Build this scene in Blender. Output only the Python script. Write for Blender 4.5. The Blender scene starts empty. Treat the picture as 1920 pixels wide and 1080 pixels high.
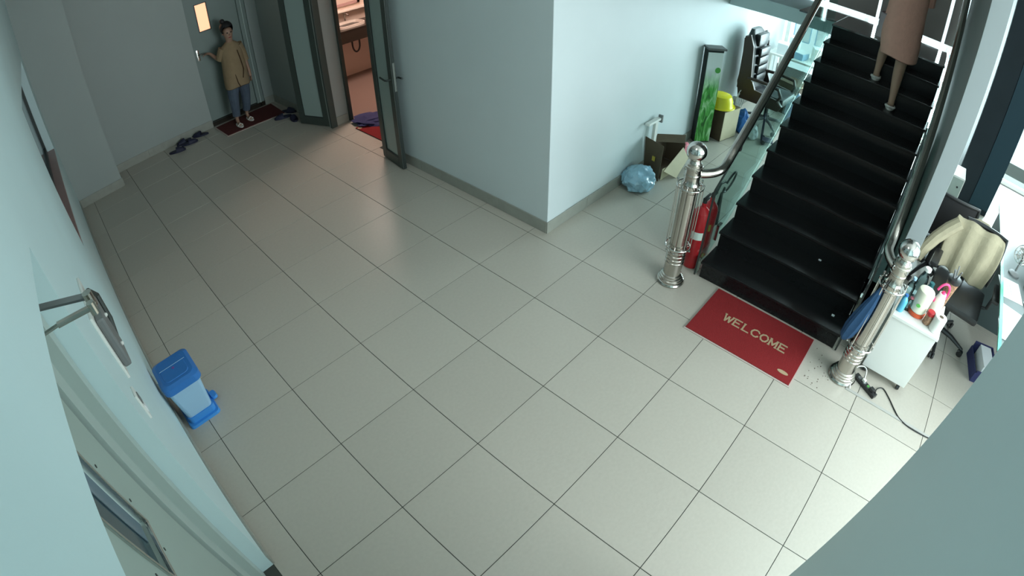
import bpy, bmesh, math, random
from mathutils import Matrix, Vector, noise
random.seed(7)
R = math.radians
sc = bpy.context.scene
COL = sc.collection

# ---------------------------------------------------------------- camera
cd = bpy.data.cameras.new('camera')
cam = bpy.data.objects.new('camera', cd)
COL.objects.link(cam)
sc.camera = cam
CR = [[0.6808061, 0.4918806, -0.5427306], [-0.7324175, 0.4488424, -0.5119620], [-0.0082237, 0.7460522, 0.6658366]]
CL = [0.66595, -6.16661, 2.82038]
cam.matrix_world = Matrix([CR[0] + [CL[0]], CR[1] + [CL[1]], CR[2] + [CL[2]], [0, 0, 0, 1]])
# the wide security lens: an almost equidistant projection
cd.type = 'PANO'
cd.sensor_fit = 'HORIZONTAL'
cd.sensor_width = 36
cd.sensor_height = 20.25
cd.panorama_type = 'FISHEYE_LENS_POLYNOMIAL'
cd.fisheye_fov = R(180)
cd.fisheye_polynomial_k0 = 0
cd.fisheye_polynomial_k1 = -0.9359172 / 18
cd.fisheye_polynomial_k2 = 0
cd.fisheye_polynomial_k3 = 0.0102472 / 18 ** 3
cd.fisheye_polynomial_k4 = 0
cd.clip_start = 0.02

# ---------------------------------------------------------------- light and exposure
W = bpy.data.worlds.new('daylight')
sc.world = W
W.use_nodes = True
bg = W.node_tree.nodes['Background']
bg.inputs[0].default_value = (0.78, 0.95, 1.0, 1)
bg.inputs[1].default_value = 2.0

def area(name, loc, direction, sx, sy, power, color):
    l = bpy.data.lights.new(name, 'AREA')
    l.shape = 'RECTANGLE'
    l.size, l.size_y = sx, sy
    l.energy = power
    l.color = color
    o = bpy.data.objects.new(name, l)
    COL.objects.link(o)
    o.location = loc
    o.rotation_euler = Vector(direction).to_track_quat('-Z', 'Z').to_euler()
    return o

DAY = (0.80, 0.96, 1.0)
area('window_daylight', (9.95, -7.2, 2.4), (-1, 0, -0.12), 6.8, 4.4, 1350, DAY)
area('entrance_daylight', (3.3, -8.7, 1.9), (-0.12, 1, -0.35), 3.2, 2.4, 200, (0.88, 0.98, 1.0))
area('near_fill_light', (1.7, -5.1, 3.36), (0, 0, -1), 1.2, 0.6, 8, (0.90, 1.0, 1.0))  # unseen fill added to lift the centre wall and near floor
area('bathroom_lamp', (4.9, 0.2, 2.5), (0, 0, -1), 0.6, 0.6, 50, (1.0, 0.76, 0.66))

vs = sc.view_settings
vs.view_transform = 'Standard'
vs.look = 'None'
vs.exposure = 0.0
vs.gamma = 1.0
vs.use_curve_mapping = False
sc.cycles.max_bounces = 8
sc.cycles.diffuse_bounces = 5
sc.cycles.caustics_reflective = False
sc.cycles.caustics_refractive = False
sc.cycles.sample_clamp_indirect = 6

# ---------------------------------------------------------------- materials
MATS = {}
def mk(name, col, rough=0.5, metal=0.0, vary=0.0, scale=8.0, bump=0.0, bscale=60.0, spec=0.5, emit=None, es=1.0, rnd=0.0, stretch=None, coat=0.0):
    m = bpy.data.materials.new(name)
    m.use_nodes = True
    nt = m.node_tree
    b = nt.nodes['Principled BSDF']
    b.inputs['Base Color'].default_value = (*col, 1)
    b.inputs['Roughness'].default_value = rough
    b.inputs['Metallic'].default_value = metal
    b.inputs['Specular IOR Level'].default_value = spec
    if coat: b.inputs['Coat Weight'].default_value = coat
    if emit:
        b.inputs['Emission Color'].default_value = (*emit, 1)
        b.inputs['Emission Strength'].default_value = es
    if vary or bump or rnd:
        tc = nt.nodes.new('ShaderNodeTexCoord')
        mp = nt.nodes.new('ShaderNodeMapping')
        nt.links.new(tc.outputs['Object'], mp.inputs[0])
        if stretch: mp.inputs['Scale'].default_value = stretch
    src = None
    if vary:
        n = nt.nodes.new('ShaderNodeTexNoise')
        n.inputs['Scale'].default_value = scale
        n.inputs['Detail'].default_value = 6
        nt.links.new(mp.outputs[0], n.inputs['Vector'])
        r = nt.nodes.new('ShaderNodeMapRange')
        r.inputs[1].default_value = 0.3; r.inputs[2].default_value = 0.7
        r.inputs[3].default_value = 1 - vary; r.inputs[4].default_value = 1 + vary
        nt.links.new(n.outputs[0], r.inputs[0])
        src = r.outputs[0]
    if rnd:
        oi = nt.nodes.new('ShaderNodeObjectInfo')
        r2 = nt.nodes.new('ShaderNodeMapRange')
        r2.inputs[3].default_value = 1 - rnd; r2.inputs[4].default_value = 1 + rnd
        nt.links.new(oi.outputs['Random'], r2.inputs[0])
        if src is None: src = r2.outputs[0]
        else:
            mu = nt.nodes.new('ShaderNodeMath'); mu.operation = 'MULTIPLY'
            nt.links.new(src, mu.inputs[0]); nt.links.new(r2.outputs[0], mu.inputs[1]); src = mu.outputs[0]
    if src is not None:
        v = nt.nodes.new('ShaderNodeVectorMath'); v.operation = 'SCALE'
        v.inputs[0].default_value = col
        nt.links.new(src, v.inputs['Scale'])
        nt.links.new(v.outputs[0], b.inputs['Base Color'])
    if bump:
        n2 = nt.nodes.new('ShaderNodeTexNoise')
        n2.inputs['Scale'].default_value = bscale
        n2.inputs['Detail'].default_value = 4
        nt.links.new(mp.outputs[0], n2.inputs['Vector'])
        bp_ = nt.nodes.new('ShaderNodeBump')
        bp_.inputs['Strength'].default_value = bump
        bp_.inputs['Distance'].default_value = 0.01
        nt.links.new(n2.outputs[0], bp_.inputs['Height'])
        nt.links.new(bp_.outputs[0], b.inputs['Normal'])
    MATS[name] = m
    return m

def mk_glass(name, tint, gloss=0.12, rough=0.02):
    m = bpy.data.materials.new(name)
    m.use_nodes = True
    nt = m.node_tree
    nt.nodes.clear()
    out = nt.nodes.new('ShaderNodeOutputMaterial')
    tr = nt.nodes.new('ShaderNodeBsdfTransparent'); tr.inputs[0].default_value = (*tint, 1)
    gl = nt.nodes.new('ShaderNodeBsdfGlossy'); gl.inputs['Roughness'].default_value = rough
    fr = nt.nodes.new('ShaderNodeLayerWeight'); fr.inputs[0].default_value = 0.3
    mx = nt.nodes.new('ShaderNodeMixShader')
    sc_ = nt.nodes.new('ShaderNodeMath'); sc_.operation = 'MULTIPLY'; sc_.inputs[1].default_value = gloss * 4
    nt.links.new(fr.outputs['Fresnel'], sc_.inputs[0])
    nt.links.new(sc_.outputs[0], mx.inputs[0])
    nt.links.new(tr.outputs[0], mx.inputs[1]); nt.links.new(gl.outputs[0], mx.inputs[2])
    nt.links.new(mx.outputs[0], out.inputs[0])
    MATS[name] = m
    return m

M = MATS
mk('tile', (0.465, 0.437, 0.377), 0.32, vary=0.03, scale=45, bump=0.05, bscale=45, rnd=0.03)
mk('grout', (0.06, 0.065, 0.055), 0.9)
mk('wall_paint', (0.57, 0.73, 0.745), 0.55, vary=0.02, scale=2, bump=0.03, bscale=120)
mk('partition_shaded', (0.22, 0.235, 0.225), 0.8, spec=.15)  # slim wall's side, its shade put into the colour
mk('partition_lit', (0.30, 0.335, 0.34), 0.6)  # same wall's end, lit tone put into the colour
mk('stair_paint', (0.60, 0.675, 0.685), 0.5, vary=0.02, scale=2, bump=0.03, bscale=120)
mk('grey_paint', (0.33, 0.37, 0.355), 0.55, vary=0.02, scale=2, bump=0.03, bscale=120)
mk('ceiling_paint', (0.8, 0.8, 0.78), 0.8)
mk('base_tile', (0.31, 0.32, 0.28), 0.35, vary=0.06, scale=12)
mk('granite', (0.010, 0.0105, 0.011), 0.24, vary=0.15, scale=60, spec=0.3)
mk('granite_landing', (0.02, 0.021, 0.022), 0.09, vary=0.3, scale=60, spec=0.9, coat=1.0)
mk('steel', (0.50, 0.475, 0.43), 0.20, metal=1.0, bump=0.12, bscale=14)
mk('steel_hammered', (0.58, 0.56, 0.50), 0.22, metal=1.0, bump=.35, bscale=70)
mk('chrome', (0.62, 0.61, 0.58), 0.14, metal=1.0)
mk('dark_metal', (0.035, 0.045, 0.042), 0.4, metal=0.3)
mk('frame_dark', (0.045, 0.06, 0.052), 0.42)
mk('frosted', (0.30, 0.38, 0.36), 0.35)
mk('door_green', (0.20, 0.25, 0.235), 0.5, vary=0.03, scale=3)
mk('door_leaf_green', (0.36, 0.44, 0.40), 0.45, vary=0.02, scale=3)
mk('frame_paint', (0.42, 0.50, 0.47), 0.45)
mk('black', (0.012, 0.012, 0.012), 0.5)
mk('black_plastic', (0.016, 0.017, 0.018), 0.38)
mk('leather', (0.012, 0.016, 0.019), 0.3, bump=0.2, bscale=90)
mk('brown_leather', (0.045, 0.028, 0.020), 0.38, bump=0.15, bscale=90)
mk('mesh_black', (0.02, 0.02, 0.022), 0.8, bump=0.3, bscale=300)
mk('grey_plastic', (0.17, 0.18, 0.18), 0.45)
mk('white_plastic', (0.75, 0.76, 0.72), 0.35)
mk('cream', (0.74, 0.72, 0.58), 0.6)
mk('mat_red', (0.25, 0.009, 0.011), 0.95, vary=0.22, scale=160, bump=0.6, bscale=420)
mk('mat_red_dark', (0.085, 0.010, 0.008), 0.95, vary=0.22, scale=160, bump=0.6, bscale=420)
mk('mat_edge', (0.50, 0.42, 0.38), 0.8)
mk('gold', (0.42, 0.31, 0.19), 0.6)
mk('blue_lid', (0.028, 0.16, 0.46), 0.34, vary=0.04, scale=6)
mk('blue_base', (0.05, 0.26, 0.66), 0.34)
mk('light_blue', (0.32, 0.51, 0.68), 0.38)
mk('purple', (0.18, 0.08, 0.32), 0.5)
mk('navy', (0.012, 0.014, 0.04), 0.65)
mk('navy_cloth', (0.03, 0.035, 0.12), 0.9, bump=0.5, bscale=80)
mk('cardboard', (0.10, 0.072, 0.042), 0.8, vary=0.08, scale=6)
mk('cardboard_light', (0.56, 0.50, 0.34), 0.8, vary=0.06, scale=6)
mk('cardboard_in', (0.10, 0.07, 0.045), 0.9)
mk('yellow', (0.80, 0.72, 0.015), 0.3)
mk('mustard', (0.45, 0.34, 0.05), 0.5)
mk('red', (0.45, 0.012, 0.018), 0.28)
mk('dark_red', (0.30, 0.02, 0.04), 0.4)
mk('pink', (0.85, 0.05, 0.20), 0.4)
mk('soft_pink', (0.60, 0.16, 0.20), 0.6)
mk('orange_red', (0.55, 0.08, 0.02), 0.5)
mk('green', (0.10, 0.42, 0.08), 0.4)
mk('label_white', (0.75, 0.75, 0.70), 0.6)
mk('paper', (0.72, 0.76, 0.78), 0.7)
mk('bag_plastic', (0.28, 0.48, 0.60), 0.25, vary=0.35, scale=5, bump=1.0, bscale=16, coat=0.6)
mk('jacket', (0.33, 0.295, 0.20), 0.85, vary=0.05, scale=20, bump=0.4, bscale=25)
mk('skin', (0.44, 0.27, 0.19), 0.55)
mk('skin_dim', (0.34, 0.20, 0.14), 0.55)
mk('hair', (0.010, 0.009, 0.010), 0.5, bump=0.4, bscale=150)
mk('tan_shirt', (0.28, 0.20, 0.115), 0.9, vary=0.06, scale=12, bump=0.4, bscale=20)
mk('brown_trim', (0.06, 0.03, 0.012), 0.9)
mk('denim', (0.075, 0.10, 0.14), 0.9, vary=0.12, scale=20)
mk('peach', (0.74, 0.40, 0.31), 0.85, vary=0.04, scale=18, bump=0.3, bscale=30)
mk('lilac', (0.42, 0.34, 0.36), 0.85, bump=0.3, bscale=30)
mk('sandal', (0.75, 0.72, 0.66), 0.5)
mk('pink_stone', (0.46, 0.29, 0.27), 0.4, vary=0.05, scale=8)
mk('slate', (0.008, 0.015, 0.020), 0.6, spec=.25, vary=0.15, scale=2)
mk('slate_sheen', (0.012, 0.036, 0.050), 0.55, spec=.25)  # slate with the reflection on the right half put into the colour
mk('panel_grey', (0.62, 0.53, 0.50), 0.7, vary=0.04, scale=4)
mk('bath_tile', (0.66, 0.54, 0.46), 0.35)
mk('bath_floor', (0.22, 0.155, 0.13), 0.4)
mk('dark_stone', (0.025, 0.020, 0.015), 0.25)
mk('ceramic', (0.82, 0.74, 0.66), 0.15)
mk('speckled', (0.30, 0.17, 0.10), 0.6, vary=0.6, scale=70)
mk('sunlit_ground', (0.85, 0.87, 0.88), 0.9)
mk('strip', (0.40, 0.40, 0.37), 0.5)
mk('desk_grey', (0.16, 0.19, 0.19), 0.4)
mk('desk_panel', (0.045, 0.07, 0.07), 0.5)
mk('desk_edge', (0.10, 0.40, 0.30), 0.2)
mk('bright_blue', (0.03, 0.16, 0.45), 0.5)
mk('umbrella_blue', (0.009, 0.052, 0.13), 0.75, bump=0.3, bscale=30)
mk('teal_liquid', (0.02, 0.13, 0.14), 0.2)
mk('cyan_plastic', (0.10, 0.42, 0.62), 0.2)
mk('lamp_glow', (1, 0.6, 0.4), 0.5, emit=(1.0, 0.50, 0.28), es=1.15)
mk('door_glass_dark', (0.04, 0.075, 0.09), 0.12)
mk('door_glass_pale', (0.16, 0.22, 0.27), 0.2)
mk('dirt', (0.10, 0.07, 0.05), 0.9)
mk_glass('clear_glass', (0.80, 0.93, 0.90), 0.10)
mk_glass('window_glass', (0.93, 0.98, 0.98), 0.05)
mk_glass('bottle_plastic', (0.70, 0.84, 0.86), 0.25)

def mk_board():
    m = bpy.data.materials.new('green_print'); m.use_nodes = True
    nt = m.node_tree; b = nt.nodes['Principled BSDF']
    b.inputs['Roughness'].default_value = 0.12
    tc = nt.nodes.new('ShaderNodeTexCoord'); mp = nt.nodes.new('ShaderNodeMapping')
    mp.inputs['Scale'].default_value = (6, 6, 1.6)
    nt.links.new(tc.outputs['Object'], mp.inputs[0])
    n = nt.nodes.new('ShaderNodeTexNoise'); n.inputs['Scale'].default_value = 2.6; n.inputs['Detail'].default_value = 5; n.inputs['Distortion'].default_value = 1.2
    nt.links.new(mp.outputs[0], n.inputs['Vector'])
    cr = nt.nodes.new('ShaderNodeValToRGB')
    cr.color_ramp.elements[0].position = 0.36; cr.color_ramp.elements[0].color = (0.02, 0.13, 0.02, 1)
    cr.color_ramp.elements[1].position = 0.66; cr.color_ramp.elements[1].color = (0.55, 0.85, 0.50, 1)
    e = cr.color_ramp.elements.new(0.5); e.color = (0.10, 0.48, 0.08, 1)
    nt.links.new(n.outputs[0], cr.inputs[0])
    sx = nt.nodes.new('ShaderNodeSeparateXYZ'); nt.links.new(tc.outputs['Object'], sx.inputs[0])
    r = nt.nodes.new('ShaderNodeMapRange'); r.inputs[1].default_value = 0.70; r.inputs[2].default_value = 0.95
    nt.links.new(sx.outputs[2], r.inputs[0])
    mx = nt.nodes.new('ShaderNodeMix'); mx.data_type = 'RGBA'
    nt.links.new(r.outputs[0], mx.inputs[0]); nt.links.new(cr.outputs[0], mx.inputs[6]); mx.inputs[7].default_value = (0.86, 0.95, 0.93, 1)
    nt.links.new(mx.outputs[2], b.inputs['Base Color'])
    MATS['green_print'] = m
mk_board()

# ---------------------------------------------------------------- mesh helpers
class MB:
    def __init__(s): s.v = []; s.f = []; s.sm = []
    def add(s, vs_, fs, smooth=False, mtx=None):
        o = len(s.v)
        for p in vs_:
            p = Vector(p)
            s.v.append(tuple(mtx @ p) if mtx else tuple(p))
        for f in fs: s.f.append([i + o for i in f]); s.sm.append(smooth)
        return s
    def box(s, x0, x1, y0, y1, z0, z1, mtx=None, bev=0.0):
        if x0 > x1: x0, x1 = x1, x0
        if y0 > y1: y0, y1 = y1, y0
        if z0 > z1: z0, z1 = z1, z0
        if bev <= 0:
            v = [(x0, y0, z0), (x1, y0, z0), (x1, y1, z0), (x0, y1, z0), (x0, y0, z1), (x1, y0, z1), (x1, y1, z1), (x0, y1, z1)]
            return s.add(v, [(0, 3, 2, 1), (4, 5, 6, 7), (0, 1, 5, 4), (1, 2, 6, 5), (2, 3, 7, 6), (3, 0, 4, 7)], False, mtx)
        bm = bmesh.new()
        bmesh.ops.create_cube(bm, size=1)
        for v in bm.verts: v.co = Vector(((x0 + x1) / 2 + v.co.x * (x1 - x0), (y0 + y1) / 2 + v.co.y * (y1 - y0), (z0 + z1) / 2 + v.co.z * (z1 - z0)))
        bmesh.ops.bevel(bm, geom=bm.edges[:], offset=min(bev, (x1 - x0) * .45, (y1 - y0) * .45, (z1 - z0) * .45), segments=2, profile=0.6, affect='EDGES')
        return s.bm(bm, mtx, True if bev > 0.012 else False)
    def bm(s, bm, mtx=None, smooth=True):
        bm.verts.index_update()
        s.add([v.co[:] for v in bm.verts], [[v.index for v in f.verts] for f in bm.faces], smooth, mtx)
        bm.free()
        return s
    def cyl(s, p0, p1, r0, r1=None, n=16, caps=True, smooth=True):
        r1 = r0 if r1 is None else r1
        p0, p1 = Vector(p0), Vector(p1)
        d = (p1 - p0).normalized()
        a = d.orthogonal().normalized(); b = d.cross(a)
        o = len(s.v)
        for p, r in ((p0, r0), (p1, r1)):
            for i in range(n):
                t = 2 * math.pi * i / n
                s.v.append(tuple(p + (a * math.cos(t) + b * math.sin(t)) * r))
        for i in range(n):
            j = (i + 1) % n
            s.f.append([o + i, o + j, o + n + j, o + n + i]); s.sm.append(smooth)
        if caps:
            s.f.append([o + n - 1 - i for i in range(n)]); s.sm.append(False)
            s.f.append([o + n + i for i in range(n)]); s.sm.append(False)
        return s
    def lathe(s, prof, c=(0, 0, 0), n=24, mtx=None, caps=True):
        o = len(s.v)
        vs_ = []; fs = []
        for r, z in prof:
            for i in range(n):
                t = 2 * math.pi * i / n
                vs_.append((c[0] + r * math.cos(t), c[1] + r * math.sin(t), c[2] + z))
        for k in range(len(prof) - 1):
            for i in range(n):
                j = (i + 1) % n
                fs.append([k * n + i, k * n + j, (k + 1) * n + j, (k + 1) * n + i])
        if caps:
            fs.append([n - 1 - i for i in range(n)])
            fs.append([(len(prof) - 1) * n + i for i in range(n)])
        return s.add(vs_, fs, True, mtx)
    def tube(s, pts, r, n=10, closed=False, rs=None, caps=True):
        pts = [Vector(p) for p in pts]
        m = len(pts); o = len(s.v)
        prev = None
        for k in range(m):
            if closed: d = pts[(k + 1) % m] - pts[k - 1]
            else: d = pts[min(k + 1, m - 1)] - pts[max(k - 1, 0)]
            d.normalize()
            a = d.orthogonal().normalized() if prev is None else (prev - d * prev.dot(d)).normalized()
            prev = a; b = d.cross(a)
            rr = rs[k] if rs else r
            for i in range(n):
                t = 2 * math.pi * i / n
                s.v.append(tuple(pts[k] + (a * math.cos(t) + b * math.sin(t)) * rr))
        for k in range(m if closed else m - 1):
            k2 = (k + 1) % m
            for i in range(n):
                j = (i + 1) % n
                s.f.append([o + k * n + i, o + k * n + j, o + k2 * n + j, o + k2 * n + i]); s.sm.append(True)
        if caps and not closed:
            s.f.append([o + n - 1 - i for i in range(n)]); s.sm.append(False)
            s.f.append([o + (m - 1) * n + i for i in range(n)]); s.sm.append(False)
        return s
    def sphere(s, c, r, n=16, sc3=(1, 1, 1), mtx=None):
        prof = [(max(0.0005, r * math.sin(math.pi * k / (n // 2))), -r * math.cos(math.pi * k / (n // 2))) for k in range(n // 2 + 1)]
        m = Matrix.Translation(c) @ Matrix.Diagonal((*sc3, 1))
        return s.lathe(prof, n=n, mtx=(mtx @ m) if mtx else m)
    def prism(s, poly, z0, z1, mtx=None, smooth=False):
        n = len(poly)
        v = [(x, y, z0) for x, y in poly] + [(x, y, z1) for x, y in poly]
        f = [list(range(n))[::-1], [n + i for i in range(n)]] + [[i, (i + 1) % n, n + (i + 1) % n, n + i] for i in range(n)]
        return s.add(v, f, smooth, mtx)
    def build(s, name, mat, parent=None, world=False):
        me = bpy.data.meshes.new(name)
        vv = s.v
        if world and parent is not None:
            L = parent.location if parent.parent is None else parent.parent.location
            vv = [(a - L[0], b - L[1], c - L[2]) for a, b, c in s.v]
        me.from_pydata(vv, [], s.f)
        me.polygons.foreach_set('use_smooth', s.sm)
        bm = bmesh.new(); bm.from_mesh(me); bmesh.ops.recalc_face_normals(bm, faces=bm.faces[:]); bm.to_mesh(me); bm.free()
        me.materials.append(M[mat] if isinstance(mat, str) else mat)
        if any(s.sm): me.set_sharp_from_angle(angle=R(25))
        me.update()
        o = bpy.data.objects.new(name, me)
        COL.objects.link(o)
        o.parent = parent
        return o

def tag(o, label, cat, group=None, kind=None):
    o['label'] = label
    if cat: o['category'] = cat
    if group: o['group'] = group
    if kind: o['kind'] = kind
    return o
def thing(name, label, cat, loc=(0, 0, 0), rz=0.0, group=None, kind=None):
    o = bpy.data.objects.new(name, None)
    COL.objects.link(o)
    o.location = loc
    o.rotation_euler = (0, 0, rz)
    o.empty_display_size = 0.1
    if kind == 'structure':
        o['kind'] = 'structure'
        if label: o['label'] = label
        if cat: o['category'] = cat
        return o
    return tag(o, label, cat, group, kind)
def struct(name, mb, mat, label=None, parent=None):
    o = mb.build(name, mat, parent, True)
    if parent is None: o['kind'] = 'structure'
    if label: o['label'] = label
    return o
def part(name, mb, mat, parent, label=None, world=False):
    o = mb.build(name, mat, parent, world)
    if label: o['label'] = label
    return o
def dup(root, loc, rz=None, label=None):
    r = root.copy(); COL.objects.link(r); r.location = loc
    if rz is not None: r.rotation_euler = (0, 0, rz)
    if label: r['label'] = label
    for ch in list(root.children):
        c = ch.copy(); COL.objects.link(c); c.parent = r
        for g in list(ch.children):
            d = g.copy(); COL.objects.link(d); d.parent = c
    return r

# ---------------------------------------------------------------- room shell
H = 3.4
T = 0.6
floor = thing('floor', 'grey-beige tiled floor with thin dark joints', None, kind='structure')
del_ = struct('grout_bed', MB().box(0.1, 11.0, -11.2, 1.8, -0.08, -0.003), 'grout', parent=floor)
tile_me = MB().box(0.0024, T - 0.0024, 0.0024, T - 0.0024, -0.012, 0.0, bev=0.0012)
first = None
def wanted(a, b):
    x0, y1 = a * T, -b * T           # tile spans x0..x0+T , y1..y1+T
    x1, y0 = x0 + T, y1
    yt = y1 + T
    if x1 <= 0.42 or x0 >= 9.6: return None
    lo_x, hi_x, lo_y, hi_y = x0, x1, y0, yt
    lo_x = max(lo_x, 0.42)
    if yt <= -6.6 and x1 <= 1.7: return None
    if y0 >= 1.6: return None
    hi_y = min(hi_y, 1.62)
    # solid centre block
    if y0 >= -3.73:
        if x0 >= 3.70: return None
        if not (-1.5 < y0 < -0.2): hi_x = min(hi_x, 3.72)
    elif yt > -3.73 and x0 >= 3.70: hi_y = min(hi_y, -3.73)
    return lo_x, hi_x, lo_y, hi_y
n_t = 0
far_stuff = MB()
for b in range(-3, 17):
    for a in range(0, 16):
        w = wanted(a, b)
        if w is None: continue
        x0, x1, y0, y1 = w
        if x1 - x0 < 0.02 or y1 - y0 < 0.02: continue
        if -b * T + T < -8.45 or n_t > 285:
            far_stuff.box(x0 + .0024, x1 - .0024, y0 + .0024, y1 - .0024, -0.012, 0.0); continue
        full = abs(x1 - x0 - T) < 1e-6 and abs(y1 - y0 - T) < 1e-6
        if full:
            if first is None:
                first = tile_me.build('tile', 'tile', floor); o = first
            else:
                o = first.copy(); COL.objects.link(o)
            o.location = (x0, y0, 0)
        else:
            o = MB().box(0.0024, x1 - x0 - .0024, .0024, y1 - y0 - .0024, -0.012, 0.0, bev=0.0012).build('tile', 'tile', floor)
            o.location = (x0, y0, 0)
        n_t += 1
st = far_stuff.build('far_tiles', 'tile', floor); st['kind'] = 'stuff'

# left wall with a window opening and the doorway near the camera
LW = 0.42
wl = MB()
for y0, y1, z0, z1 in ((0.45, 1.30, 0, H), (-4.58, -2.25, 0, H), (-2.25, 0.45, 0, 1.02), (-2.25, 0.45, 2.11, H), (-6.75, -4.58, 2.18, H), (-6.75, -5.95, 0, 2.18)):
    wl.box(0.18, LW, y0, y1, z0, z1)
struct('wall_left', wl, 'wall_paint', 'pale painted left wall with a window opening')
# column at the far left corner and the far wall
wb = MB().box(0.2, 1.06, 1.01, 1.9, 0, H).box(1.06, 2.62, 1.54, 1.75, 0, H).box(2.62, 3.50, 1.56, 1.75, 2.16, H).box(3.50, 3.95, 1.54, 1.75, 0, H)
struct('wall_back', wb, 'grey_paint', 'far grey wall with a shallow column and the entrance door')
struct('wall_right_back', MB().box(3.66, 3.94, -0.20, 1.54, 0, H), 'grey_paint', 'short grey wall between the far door and the bathroom')
wc = MB().box(3.70, 3.95, -3.73, -1.44, 0, H).box(3.70, 3.94, -1.44, -0.20, 2.15, H)
struct('wall_center', wc, 'stair_paint', 'grey wall between the bathroom door and the free corner')
struct('wall_stairs', MB().box(3.952, 9.6, -3.728, -3.50, 0, 5.6).box(3.702, 3.952, -3.732, -3.7302, 0, H), 'stair_paint', 'white wall running beside the stairs from the free corner')
struct('wall_near', MB().box(0.18, 1.80, -6.80, -6.56, 0, H), 'wall_paint', 'pale wall edge close beside the camera')
struct('wall_partition', MB().box(4.27, 7.95, -6.52, -6.40, 0, 5.6), 'partition_shaded', 'slim white wall standing right of the stairs')
struct('partition_lit_end', MB().box(4.262, 4.2695, -6.522, -6.398, 0, 5.6, bev=.002), 'partition_lit', 'end face of the slim wall beside the stairs, painted as lit')  # thin plate added to carry the lit tone of the wall end
struct('ceiling', MB().box(0.1, 4.2, -11.2, 1.9, H, H + .15).box(4.2, 10.2, -11.2, -6.52, H, H + .15).box(4.2, 10.2, -6.52, -3.5, 5.6, 5.75).box(4.1, 4.2, -6.52, -3.5, H, 5.75).box(4.2, 10.2, -6.54, -6.52, H, 5.75), 'ceiling_paint')
struct('wall_behind', MB().box(0.0, 0.18, -11.2, -6.6, 0, H).box(0.1, 1.2, -11.3, -11.1, 0, H).box(9.4, 10.2, -11.3, -11.1, 0, H).box(1.2, 9.4, -11.3, -11.1, 2.9, H), 'wall_paint')

# baseboards
bh, bt = 0.115, 0.012
def tiles_base(name, runs):
    root = thing(name, None, None, kind='structure')
    for ax, c, a0, a1, sgn in runs:
        n = max(1, round(abs(a1 - a0) / 0.6))
        for k in range(n):
            p0 = a0 + (a1 - a0) * k / n; p1 = a0 + (a1 - a0) * (k + 1) / n
            lo, hi = min(p0, p1) + .001, max(p0, p1) - .001
            m = MB()
            if ax == 'x': m.box(lo, hi, c, c + sgn * bt, 0.001, bh, bev=0.002)   # runs along x
            else: m.box(c, c + sgn * bt, lo, hi, 0.001, bh, bev=0.002)
            m.build('base_tile', 'base_tile', root)
tiles_base('baseboard_left', [('y', LW, -4.58, 1.0, 1)])
tiles_base('baseboard_back', [('x', 1.01, 0.43, 1.06, -1), ('y', 1.06, 1.01, 1.54, 1), ('x', 1.54, 1.07, 2.62, -1), ('x', 1.54, 3.50, 3.66, -1), ('y', 3.66, 0.0, 1.53, -1), ('x', -0.20, 3.70, 3.93, -1)])
tiles_base('baseboard_center', [('y', 3.70, -3.73, -1.46, -1)])
tiles_base('baseboard_stairs', [('x', -3.73, 3.69, 9.5, -1)])

# ---------------------------------------------------------------- window opening in the left wall
w1 = thing('window_1', 'window opening in the left wall with a pinkish stone sill', None, kind='structure')
struct('sill', MB().box(0.335, LW - .002, -2.245, 0.445, 1.022, 1.045), 'pink_stone', parent=w1)
WX0, WX1 = 0.285, 0.335
struct('window_frame', MB().box(WX0, WX1, -2.245, -2.17, 1.046, 2.105).box(WX0, WX1, 0.37, 0.445, 1.046, 2.105).box(WX0, WX1, -2.17, 0.37, 1.046, 1.12).box(WX0, WX1, -2.17, 0.37, 2.03, 2.105).box(WX0, WX1, -0.95, -0.87, 1.12, 2.03), 'dark_metal', parent=w1)
struct('pane', MB().box(0.306, 0.314, -2.17, -0.95, 1.12, 2.03), 'door_glass_dark', parent=w1)
struct('pane', MB().box(0.306, 0.314, -0.87, 0.37, 1.12, 2.03), 'door_glass_dark', parent=w1)

# ---------------------------------------------------------------- near doorway, door 1
d1 = thing('door_1', 'pale green door with vision window in the left wall doorway', None, kind='structure')
def st1(n, m, mat, lab=None): return struct(n, m, mat, lab, d1)
st1('jamb_frame', MB().box(0.25, 0.30, -4.765, -4.585, 0.0, 2.175).box(0.30, 0.345, -4.66, -4.585, 0, 2.175).box(0.25, 0.30, -5.945, -4.765, 2.10, 2.175), 'frame_paint')
leaf = MB().box(0.245, 0.285, -5.035, -4.783, 0.01, 2.09).box(0.245, 0.285, -5.90, -5.27, 0.01, 2.09).box(0.245, 0.285, -5.27, -5.035, 0.01, 1.48).box(0.245, 0.285, -5.27, -5.035, 2.05, 2.09)
st1('door_leaf', leaf, 'door_leaf_green')
st1('seal', MB().box(0.24, 0.262, -4.783, -4.765, 0.0, 2.10), 'black')
st1('window_trim', MB().box(0.282, 0.294, -5.048, -5.033, 1.468, 2.06, bev=.003).box(0.282, 0.294, -5.275, -5.262, 1.468, 2.06, bev=.003).box(0.282, 0.294, -5.262, -5.048, 1.468, 1.482, bev=.003), 'chrome')
st1('pane', MB().box(0.262, 0.266, -5.262, -5.048, 1.48, 2.05), 'door_glass_dark')
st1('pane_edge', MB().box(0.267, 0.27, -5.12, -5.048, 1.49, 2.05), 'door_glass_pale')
for y, z in ((-4.985, 1.95), (-4.985, 1.72), (-4.985, 1.53), (-5.12, 1.42), (-5.32, 1.62), (-5.32, 1.9)):
    st1('screw', MB().cyl((0.284, y, z), (0.287, y, z), 0.006, n=8), 'dark_metal')

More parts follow.
